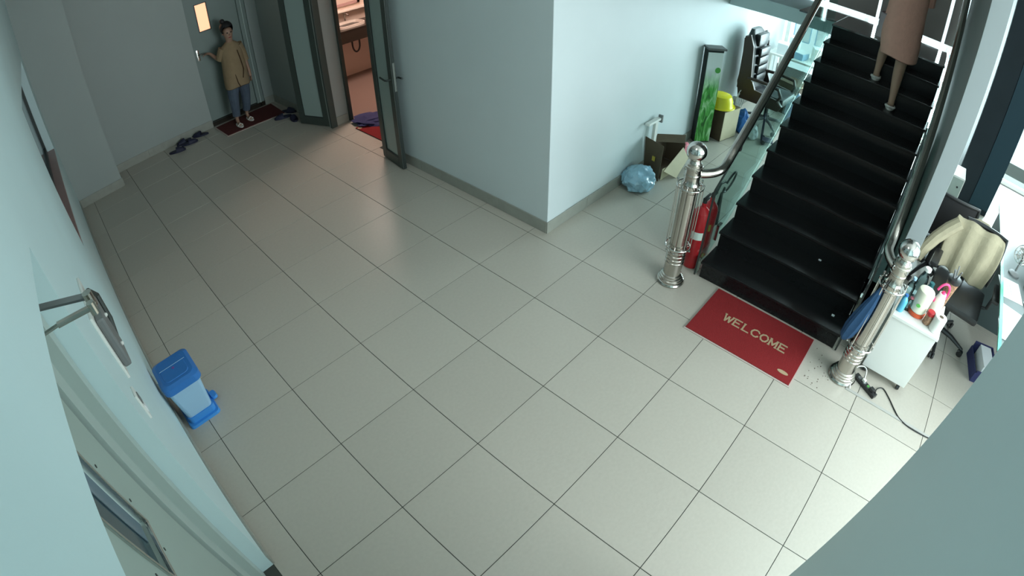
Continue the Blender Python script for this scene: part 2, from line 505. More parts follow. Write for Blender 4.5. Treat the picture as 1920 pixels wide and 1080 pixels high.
# door closer and wall fittings
ax_ = thing('door_closer', 'grey metal door closer arms reaching under the doorway lintel', 'door closer', (0.517, -4.82, 2.09))
def bar(m, p, q, w, h):
    p, q = Vector(p), Vector(q); d = q - p; L = d.length
    mt = Matrix.Translation(p) @ d.to_track_quat('X', 'Z').to_matrix().to_4x4()
    return m.box(0, L, -w / 2, w / 2, -h / 2, h / 2, mtx=mt)
m = bar(MB(), (0.535, -4.867, 2.10), (0.31, -4.73, 2.10), 0.024, 0.007)
part('main_arm', m, 'grey_plastic', ax_, world=True)
m = MB().cyl((0.53, -4.905, 2.09), (0.43, -4.907, 2.10), 0.009, n=12).cyl((0.43, -4.907, 2.10), (0.31, -4.91, 2.10), 0.0055, n=10)
part('forearm_rod', m, 'steel', ax_, world=True)
part('elbow', MB().cyl((0.532, -4.867, 2.07), (0.532, -4.867, 2.112), 0.014, n=14).cyl((0.53, -4.905, 2.07), (0.53, -4.905, 2.105), 0.011, n=12).box(.522, .542, -4.905, -4.867, 2.07, 2.082), 'steel', ax_, world=True)
kb = thing('wall_control_box', 'slim dark control box on a white plate on the left wall', 'control box', (LW, -4.0, 1.44))
part('back_plate', MB().box(0, .012, -.22, .14, -.13, .21, bev=.003), 'white_plastic', kb)
part('cover', MB().box(.012, .05, -.19, .0, -.10, .17, bev=.012), 'grey_plastic', kb)
part('conduit', MB().tube([(.03, .02, .19), (.05, .06, .13), (.05, .05, .0), (.03, -.02, -.09)], .014, 8), 'dark_metal', kb)
part('button', MB().sphere((.052, -.07, .10), .010, 10), 'white_plastic', kb)
part('button', MB().sphere((.052, -.12, -.03), .010, 10), 'white_plastic', kb)
sw = thing('light_switch', 'white light switch plate on the left wall above the pedal bin', 'switch', (LW, -4.38, 1.30))
part('plate', MB().box(0, .010, -.035, .035, -.07, .07, bev=.003), 'white_plastic', sw)
part('rocker', MB().box(.010, .014, -.018, .018, -.045, -.005), 'paper', sw)
part('rocker', MB().box(.010, .014, -.018, .018, .005, .045), 'grey_plastic', sw)

# ---------------------------------------------------------------- far entrance door
d2 = thing('door_2', 'grey-green far entrance door with a small lit window', None, (2.62, 1.60, 0), kind='structure')
def st2(n, m, mat): return struct(n, m, mat, None, d2)
m = MB()
for x0, x1, z0, z1 in ((2.64, 2.79, .07, 2.12), (2.955, 3.385, .07, 2.12), (2.79, 2.955, .07, 1.395), (2.79, 2.955, 1.78, 2.12)):
    m.box(x0, x1, 1.60, 1.64, z0, z1)
st2('door_leaf', m, 'door_green')
st2('vision_pane', MB().box(2.79, 2.955, 1.615, 1.625, 1.395, 1.78), 'lamp_glow')
st2('pane_trim', MB().box(2.78, 2.79, 1.59, 1.60, 1.385, 1.79).box(2.955, 2.965, 1.59, 1.60, 1.385, 1.79).box(2.79, 2.955, 1.59, 1.60, 1.385, 1.395).box(2.79, 2.955, 1.59, 1.60, 1.78, 1.79), 'dark_metal')
st2('door_frame', MB().box(3.385, 3.50, 1.56, 1.66, 0, 2.16, bev=.006).box(2.62, 2.637, 1.57, 1.66, 0, 2.16).box(2.62, 3.50, 1.57, 1.66, 2.12, 2.16), 'door_green')
st2('frame_bead', MB().box(3.43, 3.445, 1.545, 1.56, 0, 2.14), 'frame_paint')
st2('threshold', MB().box(2.62, 3.50, 1.545, 1.68, 0.0, .065), 'dark_stone')
st2('dark_beyond', MB().box(2.6, 3.55, 1.70, 1.72, 0, 2.2), 'black')
h = st2('door_handle', MB().box(2.665, 2.705, 1.588, 1.60, 1.0, 1.16, bev=.004).tube([(2.685, 1.59, 1.09), (2.685, 1.55, 1.09), (2.70, 1.54, 1.09), (2.80, 1.54, 1.088)], .010, 8), 'chrome')

# ---------------------------------------------------------------- bathroom
struct('bathroom_floor', MB().box(3.95, 6.2, -2.6, 1.5, -0.03, 0.004), 'bath_floor', 'brown bathroom floor seen through the open door')
bw = MB().box(3.95, 6.3, 1.40, 1.5, 0, H).box(6.2, 6.3, -2.7, 1.5, 0, H).box(3.95, 6.3, -2.7, -2.6, 0, H).box(3.95, 6.3, -2.7, 1.5, H - .6, H - .55)
struct('wall_bathroom', bw, 'bath_tile', 'warm pinkish bathroom wall')
struct('wall_bathroom_side', MB().box(3.945, 3.96, -0.20, 1.4, 0, H - .6).box(3.955, 3.97, -2.6, -1.44, 0, H - .6), 'bath_tile')
ct = thing('vanity_counter', 'dark stone vanity counter with a white basin in the bathroom', 'counter', (5.0, 1.1, 0))
part('counter_top', MB().box(4.0, 6.18, 0.90, 1.395, 0.86, 0.885, bev=.004), 'dark_stone', ct, world=True)
part('apron', MB().box(4.0, 6.18, 0.905, 0.93, 0.69, 0.86), 'dark_stone', ct, world=True)
m = MB()
N = 28
for k, (rx, ry, z) in enumerate(((.02, .015, .80), (.15, .11, .805), (.20, .145, .86), (.215, .155, .925), (.235, .175, .925), (.235, .175, .886))):
    for i in range(N):
        t = 2 * math.pi * i / N
        c, s_ = math.cos(t), math.sin(t)
        e = 0.55
        m.v.append((4.92 + rx * math.copysign(abs(c) ** e, c), 1.15 + ry * math.copysign(abs(s_) ** e, s_), z))
    if k:
        for i in range(N):
            j = (i + 1) % N
            m.f.append([(k - 1) * N + i, (k - 1) * N + j, k * N + j, k * N + i]); m.sm.append(True)
part('basin', m, 'ceramic', ct, world=True)
part('faucet', MB().cyl((4.98, 1.345, .885), (4.98, 1.345, 1.03), .014, n=12).tube([(4.98, 1.345, 1.02), (4.98, 1.30, 1.05), (4.98, 1.22, 1.03)], .011, 8).box(4.965, 4.995, 1.33, 1.36, 1.03, 1.06), 'chrome', ct, world=True)
pts = [(4.93 + 0.065 * math.cos(t), 1.02, .60 + .12 * math.sin(t)) for t in [math.pi + math.pi * k / 10 for k in range(11)]]
part('drain_trap', MB().tube([(4.865, 1.02, .72)] + pts + [(4.995, 1.02, .74)], .014, 8), 'black_plastic', ct, world=True)
ms = thing('bathroom_shelf', 'white ledge on the bathroom wall above the basin', 'shelf', (5.0, 1.34, 1.09))
part('board', MB().box(4.2, 6.1, 1.30, 1.399, 1.075, 1.105, bev=.004), 'ceramic', ms, world=True)
struct('window_2', MB().box(4.62, 4.66, 1.37, 1.40, 1.16, 1.9).box(5.25, 5.30, 1.37, 1.40, 1.16, 1.9).box(4.62, 5.3, 1.37, 1.40, 1.16, 1.20), 'pink_stone', 'pinkish framed mirror above the bathroom ledge')

# aluminium leaves with frosted glass
def leaf_door(name, p, q, z1, label, handle):
    p, q = Vector(p), Vector(q)
    d = (q - p); L = d.length; a = math.atan2(d.y, d.x)
    root = thing(name, label, None, (p.x, p.y, 0), a, kind='structure')
    t = 0.045; st_ = 0.085; z0 = .012
    part('leaf_frame', MB().box(0, st_, 0, t, z0, z1, bev=.004).box(L - st_, L, 0, t, z0, z1, bev=.004).box(st_, L - st_, 0, t, z0, z0 + .11, bev=.004).box(st_, L - st_, 0, t, z1 - .1, z1, bev=.004), 'frame_dark', root)
    part('frosted_panel', MB().box(st_, L - st_, t * .35, t * .6, z0 + .11, z1 - .1), 'frosted', root)
    part('glazing_bead', MB().box(st_, st_ + .008, 0.004, t - .004, z0 + .11, z1 - .1).box(L - st_ - .008, L - st_, .004, t - .004, z0 + .11, z1 - .1).box(st_, L - st_, .004, t - .004, z0 + .11, z0 + .118), 'dark_metal', root)
    return root, L
lf2, L2 = leaf_door('door_3', (3.62, -1.43), (3.56, -1.875), 2.1, 'dark framed frosted door leaf folded back against the grey wall', True)
part('edge_rail', MB().box(L2, L2 + .006, .008, .037, .02, 2.08), 'dark_metal', lf2)
part('lock_plate', MB().box(L2 + .006, L2 + .010, .012, .034, .90, 1.20), 'chrome', lf2)
part('door_handle', MB().tube([(L2 - .04, 0, 1.02), (L2 - .04, -.045, 1.02), (L2 - .06, -.055, 1.02), (L2 - .16, -.055, 1.03)], .010, 8), 'dark_metal', lf2)
part('door_handle', MB().tube([(L2 - .04, .045, 1.02), (L2 - .04, .085, 1.02), (L2 - .03, .09, 1.02), (L2 + .05, .085, 1.03)], .010, 8), 'dark_metal', lf2)
lf1, L1 = leaf_door('door_4', (3.475, 0.31), (3.66, -0.165), 2.1, 'dark framed frosted door leaf standing ajar beside the bathroom doorway', False)
struct('trim_1', MB().box(3.655, 3.74, -0.235, -0.195, 0.0, 2.15, bev=.004).box(3.94, 3.985, -0.24, -0.195, 0.0, 2.15, bev=.004).box(3.94, 3.985, -1.44, -1.40, 0, 2.15, bev=.004).box(3.94, 3.985, -1.44, -.2, 2.11, 2.15), 'frame_dark', 'dark metal frame of the bathroom doorway')

# ---------------------------------------------------------------- far glazing and outside
gl = thing('window_3', 'large bright glazed front behind the stairs', None, kind='structure')
m = MB()
for y in (-10.9, -9.2, -7.5, -6.3, -5.0, -3.8): m.box(9.60, 9.68, y - .03, y + .03, 0, 5.6)
for z in (0.02, 2.6, 5.55): m.box(9.60, 9.68, -10.9, -3.76, z, z + .06)
struct('mullions', m, 'white_plastic', parent=gl)
for y0, y1 in ((-10.87, -9.23), (-9.17, -7.53), (-7.47, -6.33), (-6.27, -5.03), (-4.97, -3.83)):
    struct('pane', MB().box(9.63, 9.636, y0, y1, .08, 2.6).box(9.63, 9.636, y0, y1, 2.66, 5.55), 'window_glass', parent=gl)
struct('ground_outside', MB().box(9.7, 40, -30, 15, -.15, -.05).box(-10, 9.7, -30, -11.3, -.15, -.05), 'sunlit_ground', 'sunlit pale paving outside')

# ---------------------------------------------------------------- staircase
X0, TR, RI, NS = 4.085, 0.264, 0.1625, 11
YL, YR = -5.025, -6.284
stc = thing('staircase', 'black granite staircase rising away between two glass balustrades', 'staircase', (X0, -5.65, 0))
for k in range(NS):
    z = RI * (k + 1); x = X0 + TR * k
    last = k == NS - 1
    x1 = 8.0 if last else x + TR + .03
    part('tread', MB().box(x, x1, YR if last else YR, YL, z - .022, z, bev=.004), 'granite_landing' if last else 'granite', stc, world=True)
    part('riser', MB().box(x + .022, x + .04, YR + .01, YL - .01, z - RI, z - .022), 'granite', stc, world=True)
poly = [(X0 + .10, 0.0)] + [(X0 + .03 + TR * k, RI * (k + 1) - .03) for k in range(0)] 
m = MB()
sl = RI / TR
v = [(X0 + .30, YR + .02, 0.0), (X0 + .30, YL - .02, 0.0), (X0 + TR * 10 + .3, YR + .02, RI * 10 - .05), (X0 + TR * 10 + .3, YL - .02, RI * 10 - .05), (8.0, YR + .02, RI * 10 - .05), (8.0, YL - .02, RI * 10 - .05),
     (X0 + .05, YR + .02, 0.0), (X0 + .05, YL - .02, 0.0), (X0 + TR * 10 + .05, YR + .02, RI * 10 - .01), (X0 + TR * 10 + .05, YL - .02, RI * 10 - .01), (8.0, YR + .02, RI * 11 - .023), (8.0, YL - .02, RI * 11 - .023)]
f = [(0, 1, 3, 2), (2, 3, 5, 4), (6, 8, 9, 7), (8, 10, 11, 9), (0, 2, 8, 6), (2, 4, 10, 8), (1, 7, 9, 3), (3, 9, 11, 5), (0, 6, 7, 1), (4, 5, 11, 10)]
m = MB()
zs = lambda x: RI / TR * (x - X0) + .10
xa, xb = X0 + .50, X0 + TR * 7 + .10
m.add([(xa, -6.385, 0), (xa, -6.385, zs(xa)), (xb, -6.385, zs(xb)), (xb, -6.385, zs(xb) - .35), (xa + .45, -6.385, 0), (xa, -6.286, 0), (xa, -6.286, zs(xa)), (xb, -6.286, zs(xb)), (xb, -6.286, zs(xb) - .35), (xa + .45, -6.286, 0)],
      [(0, 1, 2, 3, 4), (5, 6, 7, 8, 9), (0, 1, 6, 5), (1, 2, 7, 6), (2, 3, 8, 7), (3, 4, 9, 8), (4, 0, 5, 9)])
part('side_stringer', m, 'granite', stc, world=True)
part('landing_edge', MB().box(6.99, 8.0, -4.578, -3.735, RI * NS - .022, RI * NS, bev=.004), 'wall_paint', stc, world=True)
part('landing_slab', MB().box(7.0, 8.0, YL, -3.735, RI * NS - .17, RI * NS - .023), 'wall_paint', stc, world=True)
part('landing_top', MB().box(6.99, 8.0, YL, -4.58, RI * NS - .022, RI * NS, bev=.004), 'granite_landing', stc, world=True)
part('underside_slab', m.add(v, f), 'wall_paint', stc, world=True)
sw4 = thing('window_4', 'bright landing window covered by grey boards with gaps', None, kind='structure')
for y0, y1 in ((-4.64, -3.76), (-5.31, -4.68), (-6.175, -5.35), (-6.39, -6.215)):
    struct('board', MB().box(8.0, 8.03, y0, y1, RI * 11 + .045, 4.6, bev=.004), 'panel_grey', parent=sw4)
struct('head_rail', MB().box(8.0, 8.06, -6.39, -3.76, 4.6, 5.6), 'wall_paint', parent=sw4)
# debris on the steps
for (x, y, z, l) in ((4.62, -5.86, RI * 2, 'small white scrap lying on the second stair tread'), (4.25, -6.16, RI, 'tiny pale crumb on the lowest stair tread at the right end')):
    tag(MB().box(x, x + .02, y - .012, y + .012, z, z + .006).build('paper_scrap', 'paper'), l, 'litter')

# ---------------------------------------------------------------- balustrades and newel posts
def newel(parent, cx, cy):
    L = parent.location
    o = (cx - L[0], cy - L[1], 0)
    prof = [(.112, 0), (.115, .012), (.108, .024), (.100, .028), (.100, .042), (.092, .048), (.092, .060), (.082, .066), (.082, .078), (.071, .085), (.071, .19),
            (.076, .195), (.076, .207), (.071, .212), (.071, .222), (.076, .227), (.076, .239), (.071, .244), (.071, .256), (.076, .261), (.076, .273), (.071, .278), (.071, .29), (.075, .295), (.075, .305), (.068, .31),
            (.068, .33), (.074, .34), (.068, .35), (.066, .36), (.066, .84), (.071, .85), (.071, .862), (.062, .87), (.062, .895), (.067, .905), (.062, .915), (.058, .925), (.058, .97), (.061, .975), (.061, .985), (.058, .99), (.058, 1.035)]
    root = part('newel_post', MB().lathe(prof, o, 32), 'steel', parent)
    def sub(n, m, mat): return part(n, m, mat, root)
    sub('collar', MB().lathe([(.058, 1.03), (.066, 1.035), (.066, 1.048), (.058, 1.053), (.058, 1.068), (.045, 1.075), (.04, 1.095)], o, 28), 'steel_hammered')
    sub('ball_finial', MB().sphere((o[0], o[1], 1.158), .074, 28), 'chrome')
    for z in (.355, .885):
        pts = [(o[0] + .098 * math.cos(t), o[1] + .098 * math.sin(t), z) for t in [2 * math.pi * k / 28 for k in range(28)]]
        m = MB().tube(pts, .006, 8, closed=True)
        for k in range(4):
            t = math.pi / 4 + k * math.pi / 2
            m.cyl((o[0] + .06 * math.cos(t), o[1] + .06 * math.sin(t), z), (o[0] + .098 * math.cos(t), o[1] + .098 * math.sin(t), z), .004, n=6)
        sub('ring', m, 'chrome')
    for k in range(8):
        t = 2 * math.pi * k / 8 + .2
        c, s_ = math.cos(t), math.sin(t)
        sub('rod', MB().cyl((o[0] + .098 * c, o[1] + .098 * s_, .335), (o[0] + .098 * c, o[1] + .098 * s_, .905), .0045, n=8).sphere((o[0] + .098 * c, o[1] + .098 * s_, .913), .009, 8).sphere((o[0] + .098 * c, o[1] + .098 * s_, .328), .009, 8), 'chrome')
    for k in range(4):
        t = math.pi / 4 + k * math.pi / 2
        c, s_ = math.cos(t), math.sin(t)
        sub('loop', MB().tube([(o[0] + (.062 + .012 * math.cos(a)) * c, o[1] + (.062 + .012 * math.cos(a)) * s_, 1.03 + .014 * math.sin(a)) for a in [2 * math.pi * i / 10 for i in range(10)]], .004, 6, closed=True), 'chrome')
    return root
def railz(x): return .165 + .6155 * (x - 4.1) + .785
def balustrade(name, label, nx, ny, ry, gy, sgn):
    root = thing(name, label, 'railing', (nx, ny, 0), 0, 'glass stair balustrades')
    nz = .965
    pts = [(nx + .05, ny, nz), (nx + .09, ny + (ry - ny) * .35, nz), (nx + .155, ny + (ry - ny) * .75, nz + .003), (nx + .22, ry, nz + .02), (4.20, ry, railz(4.20) - .006), (4.30, ry, railz(4.30))]
    # smooth the bend
    sm_ = []
    P = [Vector(p) for p in pts]
    for i in range(len(P) - 1):
        p0 = P[max(i - 1, 0)]; p1 = P[i]; p2 = P[i + 1]; p3 = P[min(i + 2, len(P) - 1)]
        for t in (0, .25, .5, .75):
            sm_.append(0.5 * ((2 * p1) + (-p0 + p2) * t + (2 * p0 - 5 * p1 + 4 * p2 - p3) * t * t + (-p0 + 3 * p1 - 3 * p2 + p3) * t ** 3))
    sm_.append(P[-1]); sm_.append(Vector((7.6, ry, railz(7.6))))
    part('handrail', MB().tube(sm_, .034, 16), 'steel', root, world=True)
    # raked glass sheet
    xs0, xs1 = 4.09, 6.94
    yy = gy
    bot = lambda x: max(0.012, .6155 * (x - 4.1) - .02)
    v = [(xs0, yy - .005, .012), (4.12, yy - .005, .012), (xs1, yy - .005, bot(xs1)), (xs1, yy - .005, railz(xs1) - .11), (xs0, yy - .005, railz(xs0) - .13)]
    v += [(a, yy + .005, c) for a, _, c in v]
    part('glass_panel', MB().add(v, [(0, 1, 2, 3, 4), (9, 8, 7, 6, 5), (0, 1, 6, 5), (1, 2, 7, 6), (2, 3, 8, 7), (3, 4, 9, 8), (4, 0, 5, 9)]), 'clear_glass', root, world=True)
    part('glass_edge', MB().add([(xs0, yy - .006, railz(xs0) - .135), (xs1, yy - .006, railz(xs1) - .115), (xs1, yy - .006, railz(xs1) - .105), (xs0, yy - .006, railz(xs0) - .12), (xs0, yy + .006, railz(xs0) - .135), (xs1, yy + .006, railz(xs1) - .115), (xs1, yy + .006, railz(xs1) - .105), (xs0, yy + .006, railz(xs0) - .12)],
         [(0, 1, 2, 3), (4, 5, 6, 7), (0, 1, 5, 4), (3, 2, 6, 7), (0, 3, 7, 4), (1, 2, 6, 5)]), 'dark_metal', root, world=True)
    for x in (4.45, 5.4, 6.35):
        z = railz(x)
        part('glass_clamp', MB().cyl((x, ry, z - .02), (x, ry, z - .085), .007, n=8).box(x - .02, x + .02, yy - .014, yy + .014, z - .14, z - .08, bev=.004), 'black_plastic', root, world=True)
    part('edge_strip', MB().box(xs0 - .004, xs0 + .004, yy - .007, yy + .007, .012, railz(xs0) - .13), 'dark_metal', root, world=True)
    for x, z in ((4.14, .06), (4.38, .25)):
        part('floor_bracket', MB().box(x, x + .008, yy - .012, yy + .012, z - .05, z + .10, bev=.002).box(x, x + .07, yy - .012, yy + .012, z + .09, z + .10), 'chrome', root, world=True)
    newel(root, nx, ny)
    return root
bl = balustrade('stair_balustrade', 'left glass balustrade with steel handrail and ball topped newel post', 3.90, -4.87, -5.0, -4.995, 1)
br = balustrade('stair_balustrade', 'right glass balustrade with steel handrail, newel post with blue umbrella', 3.885, -6.43, -6.315, -6.30, -1)
# blue folded umbrella hanging in the right newel cage
um = thing('umbrella', 'folded dark blue umbrella tucked against the right newel post', 'umbrella', (3.80, -6.35, .38))
m = MB()
N = 14
prof = [(.012, .50), (.03, .44), (.055, .34), (.075, .22), (.078, .12), (.06, .03), (.02, -.01)]
for k, (r, z) in enumerate(prof):
    for i in range(N):
        t = 2 * math.pi * i / N
        rr = r * (1 + .16 * math.cos(5 * t))
        m.v.append((rr * math.cos(t) * .35 + .02 * z, rr * math.sin(t) * .68 + .05 - z * .15, z))
    if k:
        for i in range(N):
            j = (i + 1) % N
            m.f.append([(k - 1) * N + i, (k - 1) * N + j, k * N + j, k * N + i]); m.sm.append(True)
m.f.append(list(range(N))); m.sm.append(False); m.f.append([(len(prof) - 1) * N + i for i in range(N)]); m.sm.append(False)
part('canopy', m, 'umbrella_blue', um)
part('shaft', MB().cyl((.012, -.03, .48), (.018, -.042, .56), .006, n=8), 'black_plastic', um)

# ---------------------------------------------------------------- mats and lettering
LET = {
 'W': [[(0, 1), (.25, 0), (.5, .8), (.75, 0), (1, 1)]],
 'E': [[(.9, 1), (.12, 1), (.12, 0), (.9, 0)], [(.12, .52), (.7, .52)]],
 'L': [[(.15, 1), (.15, 0), (.9, 0)]],
 'C': [[(.92, .78), (.75, .96), (.5, 1), (.22, .9), (.06, .62), (.06, .38), (.22, .1), (.5, 0), (.75, .04), (.92, .22)]],
 'O': [[(.5, 1), (.22, .9), (.06, .62), (.06, .38), (.22, .1), (.5, 0), (.78, .1), (.94, .38), (.94, .62), (.78, .9), (.5, 1)]],
 'M': [[(.08, 0), (.08, 1), (.5, .2), (.92, 1), (.92, 0)]]}
SER = {'W': [(0, 1), (.5, .8), (1, 1)], 'E': [(.12, 1), (.12, 0)], 'L': [(.15, 1), (.15, 0)], 'M': [(.08, 0), (.92, 0), (.08, 1), (.92, 1)], 'C': [], 'O': []}
def letters(word, org, dx, up, w, h, gap, th, z):
    out = MB(); cnt = 0
    org, dx, up = Vector(org), Vector(dx), Vector(up)
    for n, ch in enumerate(word):
        o = org + dx * (n * (w + gap))
        P = lambda q: o + dx * q[0] * w + up * q[1] * h
        for st_ in LET[ch]:
            for a, b in zip(st_, st_[1:]):
                p, q = P(a), P(b); d = (q - p)
                if d.length < 1e-6: continue
                d.normalize(); nn = Vector((-d.y, d.x, 0)) * th / 2; e = d * th * .4
                v = [p - e + nn, p - e - nn, q + e - nn, q + e + nn]
                cnt += 1
                v = [(a_.x, a_.y, z) for a_ in v] + [(a_.x, a_.y, z + .002 + .00004 * cnt) for a_ in v]
                out.add(v, [(0, 1, 2, 3), (4, 5, 6, 7), (0, 1, 5, 4), (1, 2, 6, 5), (2, 3, 7, 6), (3, 0, 4, 7)])
        for s_ in SER[ch]:
            p = P(s_); a = dx * w * .16; b = up * h * .045
            v = [p - a - b, p + a - b, p + a + b, p - a + b]
            cnt += 1
            v = [(a_.x, a_.y, z) for a_ in v] + [(a_.x, a_.y, z + .0024 + .00004 * cnt) for a_ in v]
            out.add(v, [(0, 1, 2, 3), (4, 5, 6, 7), (0, 1, 5, 4), (1, 2, 6, 5), (2, 3, 7, 6), (3, 0, 4, 7)])
    return out
wm = thing('door_mat', 'red WELCOME door mat lying at the foot of the black stairs', 'door mat', (3.79, -5.675, 0))
part('backing', MB().box(3.494, 4.084, -6.125, -5.228, 0.001, .006), 'mat_edge', wm, world=True)
part('pile', MB().box(3.506, 4.074, -6.114, -5.238, .006, .013, bev=.003), 'mat_red', wm, world=True)
part('lettering', letters('WELCOME', (3.768, -5.425, 0), (0, -1, 0), (1, 0, 0), .068, .075, .011, .013, .0128), 'gold', wm, world=True)
m = MB().add([(3.588 + .017 * math.sin(t), -6.028 + .045 * math.cos(t), .0128) for t in [2 * math.pi * k / 20 for k in range(20)]] + [(3.588 + .017 * math.sin(t), -6.028 + .045 * math.cos(t), .0146) for t in [2 * math.pi * k / 20 for k in range(20)]],
             [list(range(20)), list(range(20, 40))] + [[i, (i + 1) % 20, 20 + (i + 1) % 20, 20 + i] for i in range(20)])
part('oval_label', m, 'gold', wm, world=True)
fm = thing('door_mat', 'dark red door mat under the standing person at the far door', 'door mat', (3.08, 1.2, 0))
def quad_slab(P, z0, z1):
    v = [(x, y, z0) for x, y in P] + [(x, y, z1) for x, y in P]
    return MB().add(v, [(3, 2, 1, 0), (4, 5, 6, 7), (0, 1, 5, 4), (1, 2, 6, 5), (2, 3, 7, 6), (3, 0, 4, 7)])
part('backing', quad_slab([(2.61, 1.47), (2.62, .945), (3.53, .885), (3.575, 1.49)], .001, .006), 'mat_edge', fm, world=True)
part('pile', quad_slab([(2.63, 1.45), (2.64, .965), (3.515, .905), (3.555, 1.47)], .006, .013), 'mat_red_dark', fm, world=True)
bm_ = thing('door_mat', 'small red mat at the bathroom doorway partly behind the folded leaf', 'door mat', (4.0, -.78, 0))
part('pile', MB().box(3.84, 4.16, -1.30, -.50, .005, .014, bev=.003), 'mat_red', bm_, world=True)
part('emblem', MB().lathe([(.03, .0), (.03, .002)], (3.87, -.56, .014), 14), 'gold', bm_, world=True)

# blue cloth at the threshold
def lumpy(c, r3, seed, amp=.25, fr=2.2, sub=3, flat=True):
    bm = bmesh.new(); bmesh.ops.create_icosphere(bm, subdivisions=sub, radius=1)
    for v in bm.verts:
        n = noise.noise(v.co * fr + Vector((seed, seed * 2.1, 0))) + .5 * noise.noise(v.co * fr * 2.5 + Vector((seed, 0, seed)))
        p = v.co * (1 + amp * n)
        p = Vector((p.x * r3[0], p.y * r3[1], p.z * r3[2]))
        if flat and p.z < -r3[2] * .8: p.z = -r3[2] * .8
        v.co = p + Vector(c) + Vector((0, 0, r3[2] * .8 if flat else 0))
    return MB().bm(bm)
tag(lumpy((4.10, -.46, .006), (.20, .22, .035), 3, .5, 2.5).build('floor_cloth', 'navy_cloth'), 'dark blue cloth crumpled on the bathroom threshold', 'cloth')

# ---------------------------------------------------------------- slippers
def sole_poly(L, w):
    out = []
    for k in range(18):
        t = 2 * math.pi * k / 18
        x = math.cos(t) * L / 2; y = math.sin(t) * w / 2 * (1 + .18 * math.cos(t))
        out.append((x, y))
    return out
def slipper(label, loc, rz, group):
    o = thing('slipper', label, 'slipper', loc, rz, group)
    part('sole', MB().prism(sole_poly(.25, .095), 0, .022), 'navy', o)
    m = MB()
    n = 9
    for i, x in enumerate((-.01, .03, .07, .10)):
        for k in range(n):
            t = math.pi * k / (n - 1)
            w = .05 - .008 * i * (i > 1); hh = .055 - .010 * i
            m.v.append((x, -w * math.cos(t), .018 + hh * math.sin(t)))
        if i:
            for k in range(n - 1):
                m.f.append([(i - 1) * n + k, (i - 1) * n + k + 1, i * n + k + 1, i * n + k]); m.sm.append(True)
    part('strap', m, 'navy', o)
    return o
g = 'slippers by the far walls'
slipper('lone navy slipper nearest the left corner, apart from the others', (1.94, 1.24, 0.001), R(-20), g)
slipper('navy slipper in the middle of the row by the far wall, front one', (2.16, 1.325, 0.001), R(-15), g)
slipper('navy slipper lying across against the far wall baseboard', (2.11, 1.455, 0.001), R(192), g)
slipper('navy slipper of the row by the far wall nearest the red mat', (2.37, 1.44, 0.001), R(150), g)
slipper('navy slipper beside the ajar frosted door leaf, front one', (3.49, .56, 0.001), R(-100), g)
slipper('navy slipper beside the ajar frosted door leaf, back left one', (3.42, .76, 0.001), R(160), g)
slipper('navy slipper beside the ajar frosted door leaf, close to the wall', (3.585, .88, 0.001), R(-60), g)

# ---------------------------------------------------------------- pedal bin
pb = thing('pedal_bin', 'light blue pedal bin with darker blue lid by the left wall', 'bin', (.585, -3.25, 0))
def taper(x0, x1, y0, y1, z0, X0_, X1_, Y0_, Y1_, z1, r=.03):
    m = MB(); n = 6
    rings = []
    for (a, b, c, d, z) in ((x0, x1, y0, y1, z0), (X0_, X1_, Y0_, Y1_, z1)):
        pts = []
        for cx, cy, st_ in ((b - r, d - r, 0), (a + r, d - r, 90), (a + r, c + r, 180), (b - r, c + r, 270)):
            for k in range(n):
                t = R(st_ + 90 * k / (n - 1)); pts.append((cx + r * math.cos(t), cy + r * math.sin(t), z))
        rings.append(pts)
    N = len(rings[0])
    return m.add(rings[0] + rings[1], [list(range(N))[::-1], list(range(N, 2 * N))] + [[i, (i + 1) % N, N + (i + 1) % N, N + i] for i in range(N)], False)
part('base', taper(-.125, .125, -.145, .13, .0, -.12, .12, -.14, .125, .022).add(*(lambda q: (q.v, q.f))(taper(-.105, .108, -.120, .115, .022, -.105, .108, -.120, .115, .075))), 'blue_base', pb)
part('bucket', taper(-.100, .100, -.110, .11, .07, -.125, .125, -.14, .135, .375), 'light_blue', pb)
m = taper(-.142, .142, -.155, .15, .365, -.14, .14, -.15, .148, .415, .05)
q = taper(-.14, .14, -.15, .148, .415, -.115, .115, -.125, .125, .43, .045); m.add(q.v, q.f)
part('lid', m, 'blue_lid', pb)
part('lid_flap', taper(-.095, .09, -.10, .10, .430, -.092, .087, -.097, .097, .434, .035), 'blue_lid', pb)
part('lid_ridge', MB().box(-.10, .10, .028, .031, .434, .4365), 'light_blue', pb)
part('emblem', MB().lathe([(.010, .434), (.010, .437)], (0.0, 0.0, 0), 12), 'purple', pb)
part('pedal', taper(.115, .165, -.03, .05, .02, .118, .16, -.025, .045, .04, .02), 'blue_base', pb)
part('hinge', MB().box(-.15, -.135, -.06, .02, .33, .375), 'light_blue', pb)

# ---------------------------------------------------------------- storage corner by the white wall
bagt = thing('rubbish_bag', 'tied light blue plastic rubbish bag at the foot of the white wall', 'bag', (4.93, -3.90, 0))
part('bag_body', lumpy((0, 0, 0), (.185, .16, .125), 5, .22, 2.0, 4), 'bag_plastic', bagt)
part('knot', lumpy((.04, -.04, .17), (.035, .03, .03), 9, .5, 3, 2, False), 'bag_plastic', bagt)

